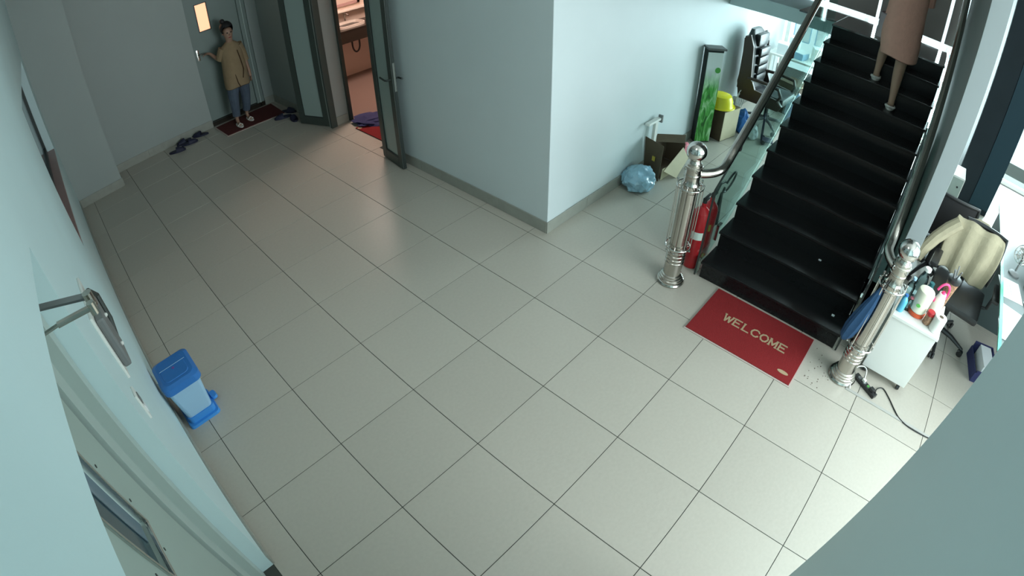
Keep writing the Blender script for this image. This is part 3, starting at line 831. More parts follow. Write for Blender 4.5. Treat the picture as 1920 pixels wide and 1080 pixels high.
ob = thing('open_box', 'open brown cardboard box lying with raised flaps beside blue bag', 'box', (5.45, -3.86, 0))
def slab(P, t):
    P = [Vector(p) for p in P]; n = (P[1] - P[0]).cross(P[3] - P[0]).normalized() * t
    v = [tuple(p) for p in P] + [tuple(p + n) for p in P]
    return MB().add(v, [(0, 1, 2, 3), (4, 5, 6, 7), (0, 1, 5, 4), (1, 2, 6, 5), (2, 3, 7, 6), (3, 0, 4, 7)])
part('front_flap', slab([(5.30, -3.745, .02), (5.19, -3.985, .0), (5.21, -3.985, .40), (5.24, -3.75, .42)], .006), 'cardboard', ob, world=True)
part('printed_mark', slab([(5.213, -3.87, .20), (5.205, -3.905, .20), (5.207, -3.905, .25), (5.216, -3.87, .25)], .008), 'mustard', ob, world=True)
part('box_body', slab([(5.34, -3.76, 0.004), (5.70, -3.76, 0.004), (5.68, -4.0, 0.004), (5.24, -3.99, 0.004)], .006).add(*(lambda q: (q.v, q.f))(slab([(5.30, -3.75, 0), (5.72, -3.76, 0), (5.72, -3.76, .29), (5.44, -3.75, .29)], .006))).add(*(lambda q: (q.v, q.f))(slab([(5.72, -3.76, 0), (5.70, -4.0, 0), (5.70, -4.0, .27), (5.72, -3.76, .29)], .006))), 'cardboard_in', ob, world=True)
part('rear_flap', slab([(5.42, -3.76, .30), (5.70, -3.99, .27), (5.78, -3.95, .33), (5.50, -3.745, .36)], .006), 'cardboard', ob, world=True)
part('side_flap', slab([(5.24, -4.01, .11), (5.66, -4.00, .24), (5.68, -4.07, .13), (5.40, -4.09, .0)], .006), 'cardboard_light', ob, world=True)
part('side_wall', slab([(5.22, -3.99, 0.004), (5.50, -3.995, 0.004), (5.50, -3.995, .10), (5.24, -3.99, .13)], .006), 'cardboard_light', ob, world=True)

tb = thing('wall_bracket', 'white metal bracket leaning on the white wall behind open box', 'bracket', (5.36, -3.78, .0))
part('upright', MB().box(-.028, .028, -.016, .016, .0, .56, bev=.004), 'white_plastic', tb)
part('cross_arm', MB().box(-.17, .075, -.02, .03, .56, .585, bev=.004), 'white_plastic', tb)
part('tip', MB().box(.075, .10, -.03, .02, .53, .61, bev=.004), 'grey_plastic', tb)

pk = thing('plastic_bag', 'small pink plastic bag on the floor behind the open box', 'bag', (5.98, -3.85, 0))
part('bag_body', lumpy((0, 0, 0), (.13, .07, .07), 15, .4, 2.4, 3), 'soft_pink', pk)

gb = thing('light_box_sign', 'tall narrow sign board with green plant print leaning on wall', 'sign', (6.43, -3.88, 0), R(-42))
# local x = width of the picture, local y = thickness, z up ; leaned slightly towards the wall
part('casing', MB().box(-.10, .10, .0, .11, .0, 1.17, bev=.006), 'dark_metal', gb)
part('picture', MB().box(-.094, .094, -.012, .0, .02, 1.14), 'green_print', gb)
part('top_bracket', MB().box(-.11, .12, -.03, .12, 1.17, 1.195, bev=.004), 'grey_plastic', gb)
part('leaf_logo', MB().lathe([(.035, 0), (.035, .004)], (0, 0, 0), 14, mtx=Matrix.Translation((.05, -.012, .93)) @ Matrix.Rotation(R(90), 4, 'X')), 'green', gb)

cb = thing('cardboard_box', 'upright brown cardboard box with the yellow basin on it', 'box', (6.82, -3.94, 0), R(-12))
part('carton', MB().box(-.17, .17, -.14, .14, .0, .40, bev=.004), 'cardboard', cb)
part('pale_side', MB().box(-.165, .165, -.143, -.140, .01, .39), 'cardboard_light', cb)
part('printed_emblem', MB().lathe([(.035, 0), (.035, .002)], (0, 0, 0), 12, mtx=Matrix.Translation((-.171, -.02, .20)) @ Matrix.Rotation(R(-90), 4, 'Y')), 'cardboard_in', cb)
part('printed_line', MB().box(-.172, -.17, -.09, .06, .07, .08), 'cardboard_in', cb)
part('printed_line', MB().box(-.172, -.17, -.04, .05, .30, .32), 'cardboard_in', cb)
yb = thing('basin', 'yellow plastic basin turned upside down on the cardboard box', 'basin', (6.78, -3.90, .402))
part('bowl', MB().lathe([(.19, .0), (.175, .008), (.165, .03), (.155, .09), (.13, .14), (.09, .155), (.02, .158)], (0, 0, 0), 28), 'yellow', yb)
part('rim', MB().tube([(.188 * math.cos(t), .188 * math.sin(t), .006) for t in [2 * math.pi * k / 32 for k in range(32)]], .008, 8, closed=True), 'yellow', yb)

fr = thing('floor_fan', 'pale round fan lying in the clutter behind the yellow basin', 'fan', (7.36, -3.93, .33))
cage = MB()
for rr in (.06, .11, .16):
    cage.tube([(rr * math.cos(t), -.02 + .03 * (1 - rr / .16), rr * math.sin(t)) for t in [2 * math.pi * k / 24 for k in range(24)]], .006, 6, closed=True)
for k in range(12):
    t = 2 * math.pi * k / 12
    cage.cyl((0, .01, 0), (.16 * math.cos(t), -.02, .16 * math.sin(t)), .003, n=5)
part('cage', cage, 'white_plastic', fr)
part('motor', MB().cyl((0, .0, 0), (0, .08, 0), .05, .035), 'white_plastic', fr)
part('stand', MB().cyl((0, .04, -.02), (0, .05, -.31), .015, n=10).lathe([(.11, -.33), (.10, -.31), (.02, -.30)], (0, .05, 0), 20), 'white_plastic', fr)
sb = thing('spray_bottle', 'dark red bottle standing in the clutter by the fan', 'bottle', (7.20, -3.86, .30))
part('body', MB().lathe([(.028, -.30), (.03, .0), (.026, .07), (.012, .10), (.012, .125)], (0, 0, 0), 14), 'dark_red', sb)
part('cap', MB().lathe([(.015, .125), (.015, .15)], (0, 0, 0), 12), 'paper', sb)
for i, (x, y, r3, mt, lab, s0) in enumerate((
    (7.16, -4.10, (.10, .09, .17), 'bright_blue', 'bright blue and white bag in the clutter before executive chair', 21),
    (7.08, -4.30, (.08, .07, .10), 'paper', 'white plastic bag behind the cardboard box with the yellow basin', 22),
    (8.10, -4.52, (.14, .13, .24), 'light_blue', 'light blue plastic bag heaped right of the executive chair', 24),
    (7.95, -4.74, (.14, .09, .10), 'paper', 'white crumpled packing bag on the floor below the light blue bag', 25),
    (8.66, -4.80, (.15, .14, .15), 'paper', 'white sack beside the stair underside in the storage corner', 26))):
    tag(lumpy((x, y, 0), r3, s0, .35, 2.4, 3).build('clutter_bag', mt), lab, 'bag', 'bags in the storage corner')
nb = thing('folded_trolley', 'dark folded trolley frame leaning in the clutter by basin box', 'trolley', (7.10, -4.48, 0), R(20))
part('frame', MB().tube([(-.05, .05, .02), (-.05, .07, .34), (.10, .07, .36), (.10, .05, .02)], .011, 8).box(-.05, .10, -.10, .06, .03, .045), 'navy', nb)
part('wheel', MB().cyl((-.075, .03, .03), (-.055, .03, .03), .03, n=14), 'black_plastic', nb)
part('wheel', MB().cyl((.105, .03, .03), (.125, .03, .03), .03, n=14), 'black_plastic', nb)
bx = thing('brown_carton', 'tan carton standing behind the light blue bag near stairs', 'box', (8.54, -4.36, 0), R(-15))
part('carton', MB().box(-.18, .18, -.18, .18, 0, .48, bev=.004), 'cardboard', bx)
part('lid_flap', slab([(-.18, -.18, .48), (.18, -.18, .48), (.2, -.30, .52), (-.16, -.30, .52)], .005), 'cardboard_light', bx)
# bright table with papers behind
td = thing('storage_table', 'white table piled with papers behind the executive chair', 'table', (9.12, -4.2, 0))
part('tabletop', MB().box(-.35, .35, -.42, .42, .70, .73, bev=.004), 'white_plastic', td)
for sx_ in (-.31, .31):
    for sy_ in (-.38, .38): part('leg', MB().box(sx_ - .02, sx_ + .02, sy_ - .02, sy_ + .02, 0, .70), 'white_plastic', td)
for k, (x, y, rz, hh, mt) in enumerate(((8.96, -3.95, 10, .16, 'paper'), (8.97, -4.25, -12, .10, 'light_blue'), (9.16, -4.46, 25, .20, 'label_white'), (9.25, -4.05, 5, .24, 'paper'))):
    o = thing('paper_stack', ['paper stack at the left end of the storage table', 'stack with light blue cover on the storage table', 'tall white stack at the right end of the storage table', 'tallest white stack at the back of the storage table'][k], 'papers', (x, y, .731), R(rz), 'stacks on the storage table')
    part('sheets', MB().box(-.11, .11, -.08, .08, 0, hh), mt, o)
    part('top_sheet', MB().box(-.10, .12, -.075, .085, hh, hh + .004), 'paper', o)
for k, (y, z, w_, h_) in enumerate(((-4.05, 1.02, .26, .30), (-4.40, 1.02, .22, .30))):
    o = thing('notice_frame', ['pale framed notice on the glazing left of the second notice', 'pale framed notice on the glazing nearer the stairs'][k], 'notice', (9.60, y, z), 0, 'notices on the glazing')
    part('sheet', MB().box(-.006, 0, -w_ / 2, w_ / 2, -h_ / 2, h_ / 2), 'paper', o)
    part('frame', MB().box(-.012, 0, -w_ / 2, w_ / 2, h_ / 2, h_ / 2 + .015).box(-.012, 0, -w_ / 2, w_ / 2, -h_ / 2 - .015, -h_ / 2).box(-.012, 0, w_ / 2, w_ / 2 + .015, -h_ / 2, h_ / 2).box(-.012, 0, -w_ / 2 - .015, -w_ / 2, -h_ / 2, h_ / 2), 'light_blue', o)

# ---------------------------------------------------------------- fire extinguishers
def extinguisher(label, loc, lab_mat, hh, r, loop):
    o = thing('fire_extinguisher', label, 'fire extinguisher', loc, 0, 'fire extinguishers by the stair foot')
    part('cylinder', MB().lathe([(r * .92, 0), (r, .015), (r, hh - .07), (r * .86, hh - .03), (r * .5, hh), (.02, hh + .015), (.02, hh + .05)], (0, 0, 0), 24), 'red', o)
    a0, a1 = R(165), R(235)
    m = MB(); n = 10
    for z in (hh * .53, hh * .66):
        for k in range(n):
            t = a0 + (a1 - a0) * k / (n - 1); m.v.append(((r + .002) * math.cos(t), (r + .002) * math.sin(t), z))
    for k in range(n - 1): m.f.append([k, k + 1, n + k + 1, n + k]); m.sm.append(True)
    part('label', m, lab_mat, o)
    part('valve', MB().cyl((0, 0, hh + .04), (0, 0, hh + .085), .018, n=12).box(-.015, .10, -.01, .01, hh + .085, hh + .095, bev=.003).box(-.015, .085, -.01, .01, hh + .055, hh + .064, bev=.003), 'black_plastic', o)
    if loop:
        pts = [(0.02, -.01, hh + .07), (.10, -.01, hh + .14), (.20, -.01, hh + .12)] + [(.26 + .10 * math.cos(t), -.03 - .02 * math.sin(t), hh + .10 + .10 * math.sin(t)) for t in [math.pi * (.9 - k / 7) for k in range(14)]] + [(.14, -.02, hh + .02)]
        part('hose', MB().tube(pts, .009, 8), 'black_plastic', o)
        part('horn', MB().cyl((.14, -.02, hh + .04), (.13, -.02, hh - .26), .012, .035, n=14), 'black_plastic', o)
    return o
extinguisher('red fire extinguisher with white label directly behind left newel post', (4.205, -4.895, 0), 'label_white', .56, .076, False)
extinguisher('red fire extinguisher with yellow label and black looped hose', (4.40, -4.885, 0), 'mustard', .52, .068, True)

# ---------------------------------------------------------------- chairs
def star_base(root, R0=.30, zc=.10, mat='black_plastic', rot=0.2):
    for k in range(5):
        t = rot + 2 * math.pi * k / 5
        c, s_ = math.cos(t), math.sin(t)
        lg = part('leg', MB().tube([(0, 0, zc + .02), (R0 * .5 * c, R0 * .5 * s_, zc + .01), (R0 * c, R0 * s_, zc - .03)], .02, 8, rs=[.028, .022, .015]), mat, root)
        m = MB().cyl((R0 * c - .022 * s_, R0 * s_ + .022 * c, .03), (R0 * c - .008 * s_, R0 * s_ + .008 * c, .03), .029, n=12)
        m.cyl((R0 * c + .008 * s_, R0 * s_ - .008 * c, .03), (R0 * c + .022 * s_, R0 * s_ - .022 * c, .03), .029, n=12).cyl((R0 * c, R0 * s_, .03), (R0 * c, R0 * s_, .08), .008, n=8)
        part('caster', m, 'black_plastic', lg)
    part('gas_column', MB().cyl((0, 0, zc), (0, 0, .42), .026, n=12), 'black_plastic', root)
def task_chair(label, loc, rz, group):
    o = thing('office_chair', label, 'chair', loc, rz, group)
    star_base(o)
    part('seat', MB().box(-.24, .24, -.25, .25, .43, .50, bev=.03), 'black_plastic', o)
    part('seat_pan', MB().box(-.12, .12, -.10, .10, .405, .43, bev=.005), 'grey_plastic', o)
    # mesh back with curved frame
    n = 8
    def pt(u, v_):  # u -1..1 across, v 0..1 up
        w = .22 - .03 * v_ * v_
        return (-.25 - .03 * (1 - u * u) - .06 * v_, u * w, .56 + .42 * v_)
    m = MB()
    for j in range(n + 1):
        for i in range(n + 1): m.v.append(pt(-1 + 2 * i / n, j / n))
    for j in range(n):
        for i in range(n): m.f.append([j * (n + 1) + i, j * (n + 1) + i + 1, (j + 1) * (n + 1) + i + 1, (j + 1) * (n + 1) + i]); m.sm.append(True)
    q = [(a - .006, b, c) for a, b, c in m.v]; o2 = len(m.v); m.v += q
    for f_ in [list(f) for f in m.f]: m.f.append([x + o2 for x in f_[::-1]]); m.sm.append(True)
    part('mesh_back', m, 'mesh_black', o)
    loop_ = [pt(-1, v_ / 6) for v_ in range(7)] + [pt(-1 + 2 * u / 6, 1) for u in range(1, 6)] + [pt(1, 1 - v_ / 6) for v_ in range(7)] + [pt(1 - 2 * u / 6, 0) for u in range(1, 6)]
    part('back_frame', MB().tube(loop_, .018, 8, closed=True), 'black_plastic', o)
    part('back_support', MB().tube([(0, 0, .41), (-.26, 0, .43), (-.31, 0, .58), (-.32, 0, .72)], .022, 8), 'black_plastic', o)
    for s_ in (-1, 1):
        a = part('armrest', MB().tube([(-.10, s_ * .26, .44), (-.10, s_ * .30, .46), (-.06, s_ * .30, .64)], .016, 8), 'black_plastic', o)
        part('arm_pad', MB().box(-.16, .12, s_ * .30 - .035, s_ * .30 + .035, .64, .675, bev=.014), 'black_plastic', a)
    return o
A = task_chair('black office chair at the desk with a beige jacket over it', (4.93, -7.05, 0), R(174), 'black office chairs right of the stairs')
B = task_chair('black mesh office chair behind the one with the beige jacket', (5.84, -6.80, 0), R(0), 'black office chairs right of the stairs')

# beige jacket draped over chair A (its back stands at +x, faces -x)
jk = thing('jacket', 'beige jacket draped over the back of the black office chair', 'jacket', (5.21, -7.03, -.035), R(174))
def cloth(path, ys, amp, seed):
    m = MB(); n = len(path); k = len(ys)
    for i, (x, z) in enumerate(path):
        for j, y in enumerate(ys):
            e = i / (n - 1)
            fold = amp * math.sin(j * 1.15 + seed) * (.35 + abs(2 * e - 1)) + .008 * noise.noise(Vector((i * .8, j * .7, seed)))
            m.v.append((x + fold, y * (1 + .06 * math.sin(i * .9 + seed)), z + .012 * math.sin(j * .9 + i * .4 + seed)))
    for i in range(n - 1):
        for j in range(k - 1):
            m.f.append([i * k + j, i * k + j + 1, (i + 1) * k + j + 1, (i + 1) * k + j]); m.sm.append(True)
    return m
def solid(o, t=.008):
    md = o.modifiers.new('thickness', 'SOLIDIFY'); md.thickness = t
    s2 = o.modifiers.new('smooth', 'SUBSURF'); s2.levels = 1; s2.render_levels = 1
    return o
path = [(-.11, .60), (-.10, .70), (-.085, .82), (-.075, .92), (-.05, 1.00), (0, 1.025), (.045, .985), (.065, .90), (.08, .80), (.10, .70), (.11, .62), (.12, .57)]
path = [(x, z) for x, z in path]
solid(part('body', cloth(path, [-.245 + .49 * j / 16 for j in range(17)], .018, 1.0), 'jacket', jk))
def limb(m, pts, rs, n=10, fl=.5):
    return m.tube(pts, 0, n, rs=rs)
m = limb(MB(), [(.03, -.19, .97), (.06, -.26, .88), (.12, -.33, .78), (.20, -.38, .68), (.27, -.40, .60)], [.055, .06, .055, .05, .04])
part('sleeve', m, 'jacket', jk)
part('collar', MB().tube([(-.075, -.11, 1.0), (-.095, -.04, 1.02), (-.095, .04, 1.02), (-.075, .11, 1.0)], .016, 8), 'jacket', jk)

# executive chair under the stairs
ex = thing('executive_chair', 'black leather executive chair with brown side panels under stairs', 'chair', (7.62, -4.26, 0), R(-92))
star_base(ex, .32, .11, 'grey_plastic', .5)
part('seat', MB().box(-.25, .28, -.25, .25, .42, .54, bev=.05), 'leather', ex)
m = MB()
for i, (x, z, w, t) in enumerate(((-.24, .50, .25, .07), (-.27, .70, .26, .07), (-.28, .90, .27, .07), (-.30, 1.08, .26, .065), (-.33, 1.22, .22, .055), (-.35, 1.29, .14, .03))):
    N = 20
    for k in range(N):
        a = 2 * math.pi * k / N; c, s_ = math.cos(a), math.sin(a)
        m.v.append((x + t * math.copysign(abs(c) ** .6, c), w * math.copysign(abs(s_) ** .5, s_), z))
    if i:
        for k in range(N):
            j = (k + 1) % N; m.f.append([(i - 1) * N + k, (i - 1) * N + j, i * N + j, i * N + k]); m.sm.append(True)
m.f.append(list(range(N))); m.sm.append(False); m.f.append([5 * N + k for k in range(N)]); m.sm.append(True)
part('backrest', m, 'leather', ex)
for k, z in enumerate((.66, .78, .90, 1.02)):
    part('cushion_roll', MB().box(-.215, -.165, -.17, .17, z - .055, z + .055, bev=.024), 'leather', ex)
part('headrest', MB().box(-.28, -.21, -.17, .17, 1.08, 1.25, bev=.03), 'leather', ex)
part('rear_shell', MB().box(-.40, -.345, -.24, .24, .48, 1.20, bev=.02), 'brown_leather', ex)
for s_ in (-1, 1):
    part('side_panel', MB().add(*(lambda P: ([(x, s_ * .262, z) for x, z in P] + [(x, s_ * .30, z) for x, z in P], [list(range(len(P))), list(range(len(P), 2 * len(P)))] + [[i, (i + 1) % len(P), len(P) + (i + 1) % len(P), len(P) + i] for i in range(len(P))]))([(-.33, .38), (.24, .38), (.28, .46), (.22, .52), (-.12, .55), (-.20, .70), (-.24, 1.10), (-.30, 1.24), (-.38, 1.18), (-.36, .8), (-.38, .60)])), 'brown_leather', ex)
    a = part('armrest', MB().tube([(-.24, s_ * .29, .68), (0, s_ * .31, .69), (.20, s_ * .31, .67), (.24, s_ * .30, .58), (.20, s_ * .29, .50)], .022, 10), 'brown_leather', ex)
    part('arm_trim', MB().tube([(-.18, s_ * .32, .665), (.02, s_ * .335, .672), (.18, s_ * .335, .655)], .008, 8), 'chrome', a)

# ---------------------------------------------------------------- pedestal cabinet and the things on it
pc = thing('pedestal_cabinet', 'white pedestal cabinet on casters beside the right newel post', 'cabinet', (4.22, -6.725, 0))
part('carcass', MB().box(4.03, 4.44, -6.915, -6.535, .07, .575, bev=.003), 'white_plastic', pc, world=True)
part('top_board', MB().box(4.015, 4.45, -6.925, -6.525, .576, .602, bev=.005), 'white_plastic', pc, world=True)
for z0, z1 in ((.09, .24), (.25, .40), (.41, .57)):
    part('drawer', MB().box(4.44, 4.458, -6.905, -6.545, z0, z1, bev=.003), 'white_plastic', pc, world=True)
for x in (4.07, 4.39):
    for y in (-6.875, -6.575): part('caster', MB().cyl((x, y - .012, .026), (x, y + .012, .026), .025, n=12).cyl((x, y, .03), (x, y, .07), .008, n=8), 'black_plastic', pc, world=True)
ZT = .603
tr = thing('toilet_roll', 'white paper roll standing at the right front edge of cabinet', 'paper roll', (4.095, -6.87, ZT))
part('paper', MB().lathe([(.018, 0), (.045, 0), (.048, .004), (.048, .116), (.045, .12), (.018, .12), (.018, 0)], (0, 0, 0), 24, caps=False), 'label_white', tr)
part('core', MB().lathe([(.0175, .001), (.0175, .119)], (0, 0, 0), 16), 'cardboard_in', tr)
jr = thing('jar', 'small brown jar with red lid between white tub and paper roll', 'jar', (4.115, -6.795, ZT))
part('body', MB().lathe([(.026, 0), (.030, .006), (.030, .07), (.025, .078)], (0, 0, 0), 18), 'speckled', jr)
part('lid', MB().lathe([(.028, .078), (.031, .082), (.031, .105), (.028, .108)], (0, 0, 0), 18), 'red', jr)
tub = thing('white_tub', 'large white tub on an orange tray on the cabinet top', 'tub', (4.17, -6.70, ZT))
part('saucer', MB().lathe([(.062, 0), (.070, .004), (.070, .026), (.060, .03)], (0, 0, 0), 26), 'orange_red', tub)
part('body', MB().lathe([(.056, .028), (.064, .04), (.066, .19), (.060, .205), (.040, .212), (.005, .213)], (0, 0, 0), 26), 'cream', tub)
part('leaf_print', MB().lathe([(.014, 0), (.014, .003)], (0, 0, 0), 10, mtx=Matrix.Translation((-.063, .016, .10)) @ Matrix.Rotation(R(-90), 4, 'Y') @ Matrix.Diagonal((1, 1.2, 1, 1))), 'green', tub)
pt_ = thing('pitcher', 'white and pink pitcher with a pink loop handle on the cabinet', 'pitcher', (4.265, -6.825, ZT), R(-60))
part('body', MB().lathe([(.035, 0), (.045, .01), (.045, .12), (.03, .17), (.028, .19)], (0, 0, 0), 20), 'white_plastic', pt_)
part('handle', MB().tube([(-.012 + .055 * math.cos(t), 0, .185 + .085 * math.sin(t)) for t in [R(-140 + 300 * k / 20) for k in range(-1, 21)]][::-1], .009, 8), 'pink', pt_)
part('spout', MB().cyl((0, 0, .188), (0.0, 0, .205), .018, .012, n=12), 'pink', pt_)
def bottle(label, loc, hh, r, bmat, cmat, capr=.016):
    o = thing('bottle', label, 'bottle', loc, 0, 'bottles on the pedestal cabinet')
    part('body', MB().lathe([(r * .9, 0), (r, .01), (r, hh * .62), (r * .8, hh * .74), (capr * .9, hh * .86), (capr * .9, hh * .92)], (0, 0, 0), 18), bmat, o)
    part('cap', MB().lathe([(capr, hh * .91), (capr, hh)], (0, 0, 0), 14), cmat, o)
    return o
bottle('clear bottle with a broad white cap behind the right newel post', (4.34, -6.655, ZT), .27, .042, 'bottle_plastic', 'white_plastic', .026)
bottle('clear drinking bottle nearest the newel post', (4.22, -6.585, ZT), .22, .033, 'bottle_plastic', 'light_blue', .014)
bottle('short cyan bottle at the front left edge of the cabinet', (4.10, -6.575, ZT), .14, .03, 'cyan_plastic', 'bright_blue', .014)
bottle('dark green bottle behind the large white tub', (4.305, -6.725, ZT), .20, .045, 'teal_liquid', 'teal_liquid', .02)
bottle('small bottle with pink cap between the clear bottles', (4.15, -6.625, ZT), .11, .025, 'bottle_plastic', 'soft_pink', .014)
vz = thing('speckled_vase', 'brown speckled tapering vase with dark rim behind the pitcher', 'vase', (4.39, -6.87, ZT))
part('body', MB().lathe([(.028, 0), (.032, .05), (.042, .18), (.050, .24)], (0, 0, 0), 20), 'speckled', vz)
part('rim', MB().lathe([(.050, .24), (.056, .25), (.056, .275), (.045, .28)], (0, 0, 0), 20), 'black_plastic', vz)
part('pens', MB().cyl((0, 0, .27), (.03, .01, .36), .006, n=6).cyl((.01, -.01, .27), (-.02, -.02, .35), .006, n=6).cyl((-.01, .01, .27), (-.01, .03, .34), .01, n=6), 'grey_plastic', vz)

# power strip, plug and cables on the floor
ps = thing('power_strip', 'black power strip on the floor below the white cabinet', 'power strip', (3.90, -6.63, 0.001), R(-118))
part('housing', MB().box(-.115, .115, -.024, .024, 0, .03, bev=.004), 'black_plastic', ps)
for k, mt in enumerate(('black', 'black', 'black')): part('socket', MB().cyl((-.07 + .05 * k, 0, .03), (-.07 + .05 * k, 0, .033), .017, n=14), 'grey_plastic', ps)
part('plug', MB().box(.045, .085, -.017, .017, .03, .055, bev=.005), 'black_plastic', ps)
part('switch', MB().box(.015, .035, -.01, .01, .03, .036), 'green', ps)
part('white_plug', MB().box(-.045, -.015, -.012, .012, .033, .055, bev=.004), 'label_white', ps)
def spline(P, k=6):
    P = [Vector(p) for p in P]; out = []
    for i in range(len(P) - 1):
        p0 = P[max(i - 1, 0)]; p1 = P[i]; p2 = P[i + 1]; p3 = P[min(i + 2, len(P) - 1)]
        for s_ in range(k):
            t = s_ / k
            out.append(0.5 * ((2 * p1) + (-p0 + p2) * t + (2 * p0 - 5 * p1 + 4 * p2 - p3) * t * t + (-p0 + 3 * p1 - 3 * p2 + p3) * t ** 3))
    out.append(P[-1]); return out
tag(MB().tube(spline([(3.862, -6.72, .035), (3.93, -6.725, .02), (3.985, -6.77, .006), (3.935, -6.835, .006), (3.84, -6.92, .006), (3.79, -6.98, .006), (3.765, -7.07, .006), (3.77, -7.22, .006), (3.80, -7.45, .006)]), .0045, 8).build('power_cable', 'black_plastic'), 'black cable curving across the floor from the power strip', 'cable')
tag(MB().tube(spline([(3.915, -6.60, .05), (3.97, -6.585, .09), (3.98, -6.545, .10), (3.93, -6.50, .085), (3.82, -6.52, .02), (3.80, -6.53, .006)]), .005, 8).build('white_cable', 'label_white'), 'white cable arching from the power strip to the newel foot', 'cable')
struct('trim_3', MB().box(3.775, 3.80, -7.35, -6.50, 0.0, .006, bev=.001), 'strip', 'thin pale strip set across the floor tiles')

# dirt specks at the corner of the welcome mat
for k in range(26):
    x = 3.62 + random.random() * .40; y = -6.16 - random.random() * .22
    o = MB().box(x, x + .004 + .005 * random.random(), y, y + .004 + .004 * random.random(), .0, .002).build('dirt_speck', 'dirt', floor)

# ---------------------------------------------------------------- desk at the right
dk = thing('desk', 'grey office desk with green glass edge and dark side panel', 'desk', (5.3, -7.7, 0))
part('desk_top', MB().box(4.05, 6.62, -8.25, -7.345, .715, .74, bev=.003), 'desk_grey', dk, world=True)
part('glass_edge', MB().box(4.05, 6.62, -7.365, -7.335, .741, .751), 'desk_edge', dk, world=True)
part('side_panel', MB().box(5.49, 6.57, -7.40, -7.37, 0.0, .715), 'desk_panel', dk, world=True)
part('end_panel', MB().box(5.49, 5.52, -8.25, -7.40, 0.0, .715), 'desk_panel', dk, world=True)
part('end_panel', MB().box(4.08, 4.11, -8.25, -7.75, 0.0, .715), 'desk_panel', dk, world=True)
fn = thing('desk_fan', 'small grey desk fan standing on the desk edge', 'fan', (5.22, -7.47, .742), R(165))
cage = MB()
for rr in (.03, .06, .09):
    cage.tube([(.03 * (1 - rr / .1), rr * math.cos(t), .20 + rr * math.sin(t)) for t in [2 * math.pi * k / 22 for k in range(22)]], .0035, 6, closed=True)
for k in range(14):
    t = 2 * math.pi * k / 14; cage.cyl((.03, 0, .20), (0, .09 * math.cos(t), .20 + .09 * math.sin(t)), .002, n=5)
part('cage', cage, 'chrome', fn)
bl_ = MB()
for k in range(4):
    t = math.pi / 2 * k + .3
    c, s_ = math.cos(t), math.sin(t); c2, s2 = math.cos(t + .8), math.sin(t + .8)
    bl_.add([(0, .012 * c, .20 + .012 * s_), (.008, .078 * c, .20 + .078 * s_), (-.008, .078 * c2, .20 + .078 * s2)], [(0, 1, 2)])
part('blade', bl_, 'white_plastic', fn)
part('motor', MB().cyl((-.05, 0, .20), (.0, 0, .20), .022, n=12), 'black_plastic', fn)
part('stand', MB().tube([(-.03, 0, .18), (-.03, 0, .03)], .009, 8).lathe([(.055, 0), (.055, .012), (.02, .02)], (-.02, 0, 0), 20), 'grey_plastic', fn)
for k, (x, y, rz, w_, d_) in enumerate(((4.95, -7.44, 8, .30, .21), (4.55, -7.44, -8, .25, .19), (4.33, -7.42, 4, .22, .17), (4.75, -7.70, 12, .30, .21))):
    o = thing('paper_sheet', ['large white sheet on the desk below the fan', 'white sheet on the desk with a folded corner, middle one', 'lowest white sheet on the desk next to the near wall edge', 'white sheet further inside the desk top'][k], 'paper', (x, y, .7415 + .002 * k), R(rz), 'papers on the desk')
    part('sheet', MB().box(-w_ / 2, w_ / 2, -d_ / 2, d_ / 2, 0, .002), 'paper', o)
    part('printed_lines', MB().box(-w_ * .3, w_ * .3, -.002, .001, .002, .0024).box(-w_ * .3, w_ * .2, .03, .033, .002, .0024), 'grey_plastic', o)
bt_ = thing('desk_basket', 'dark basket with red things beside the desk fan', 'basket', (5.12, -7.66, .742))
part('tray', MB().lathe([(.05, 0), (.08, .0), (.10, .09), (.095, .09), (.075, .01), (.01, .01)], (0, 0, 0), 18), 'black_plastic', bt_)
part('red_item', MB().sphere((.0, .03, .07), .035, 10), 'red', bt_)
mo = thing('monitor', 'thin dark computer monitor at the far end of the desk', 'monitor', (5.95, -7.78, .742), R(150))
part('screen', MB().box(-.012, .012, -.25, .25, .12, .43, bev=.005), 'black_plastic', mo)
part('stand', MB().box(-.03, -.012, -.03, .03, 0, .25).box(-.10, .06, -.10, .10, 0, .012, bev=.004), 'black_plastic', mo)
# folder box on the floor below the desk
fb = thing('file_box', 'navy file box holding white papers on the floor below desk', 'box', (4.82, -7.56, 0), R(12))
part('box', MB().box(-.17, .17, -.10, -.09, 0, .16).box(-.17, .17, .09, .10, 0, .10).box(-.17, -.16, -.09, .09, 0, .12).box(.16, .17, -.09, .09, 0, .16).box(-.16, .16, -.09, .09, 0, .01), 'navy_cloth', fb)
part('papers', MB().box(-.15, .13, -.06, .05, .01, .17), 'paper', fb)

# tall dark cabinet and small white unit beyond
dc = thing('tall_cabinet', 'tall dark slate cabinet standing in front of the bright windows', 'cabinet', (8.2, -7.2, 0))
part('body', MB().box(8.0, 8.45, -7.51, -6.93, 0.0, 3.2, bev=.006), 'slate', dc, world=True)
part('door', MB().box(7.985, 8.0, -7.505, -7.225, .08, 3.18), 'slate_sheen', dc, world=True)
part('door', MB().box(7.985, 8.0, -7.215, -6.935, .08, 3.18), 'slate', dc, world=True)
wu = thing('small_white_unit', 'small white unit between slim wall and tall dark cabinet', 'cabinet', (7.2, -6.85, 0))
part('body', MB().box(7.15, 7.55, -6.96, -6.70, .0, .62, bev=.004), 'white_plastic', wu, world=True)
part('front_panel', MB().box(7.14, 7.15, -6.95, -6.71, .02, .60), 'door_leaf_green', wu, world=True)
part('lock', MB().cyl((7.135, -6.90, .50), (7.14, -6.90, .50), .012, n=8), 'black_plastic', wu, world=True)

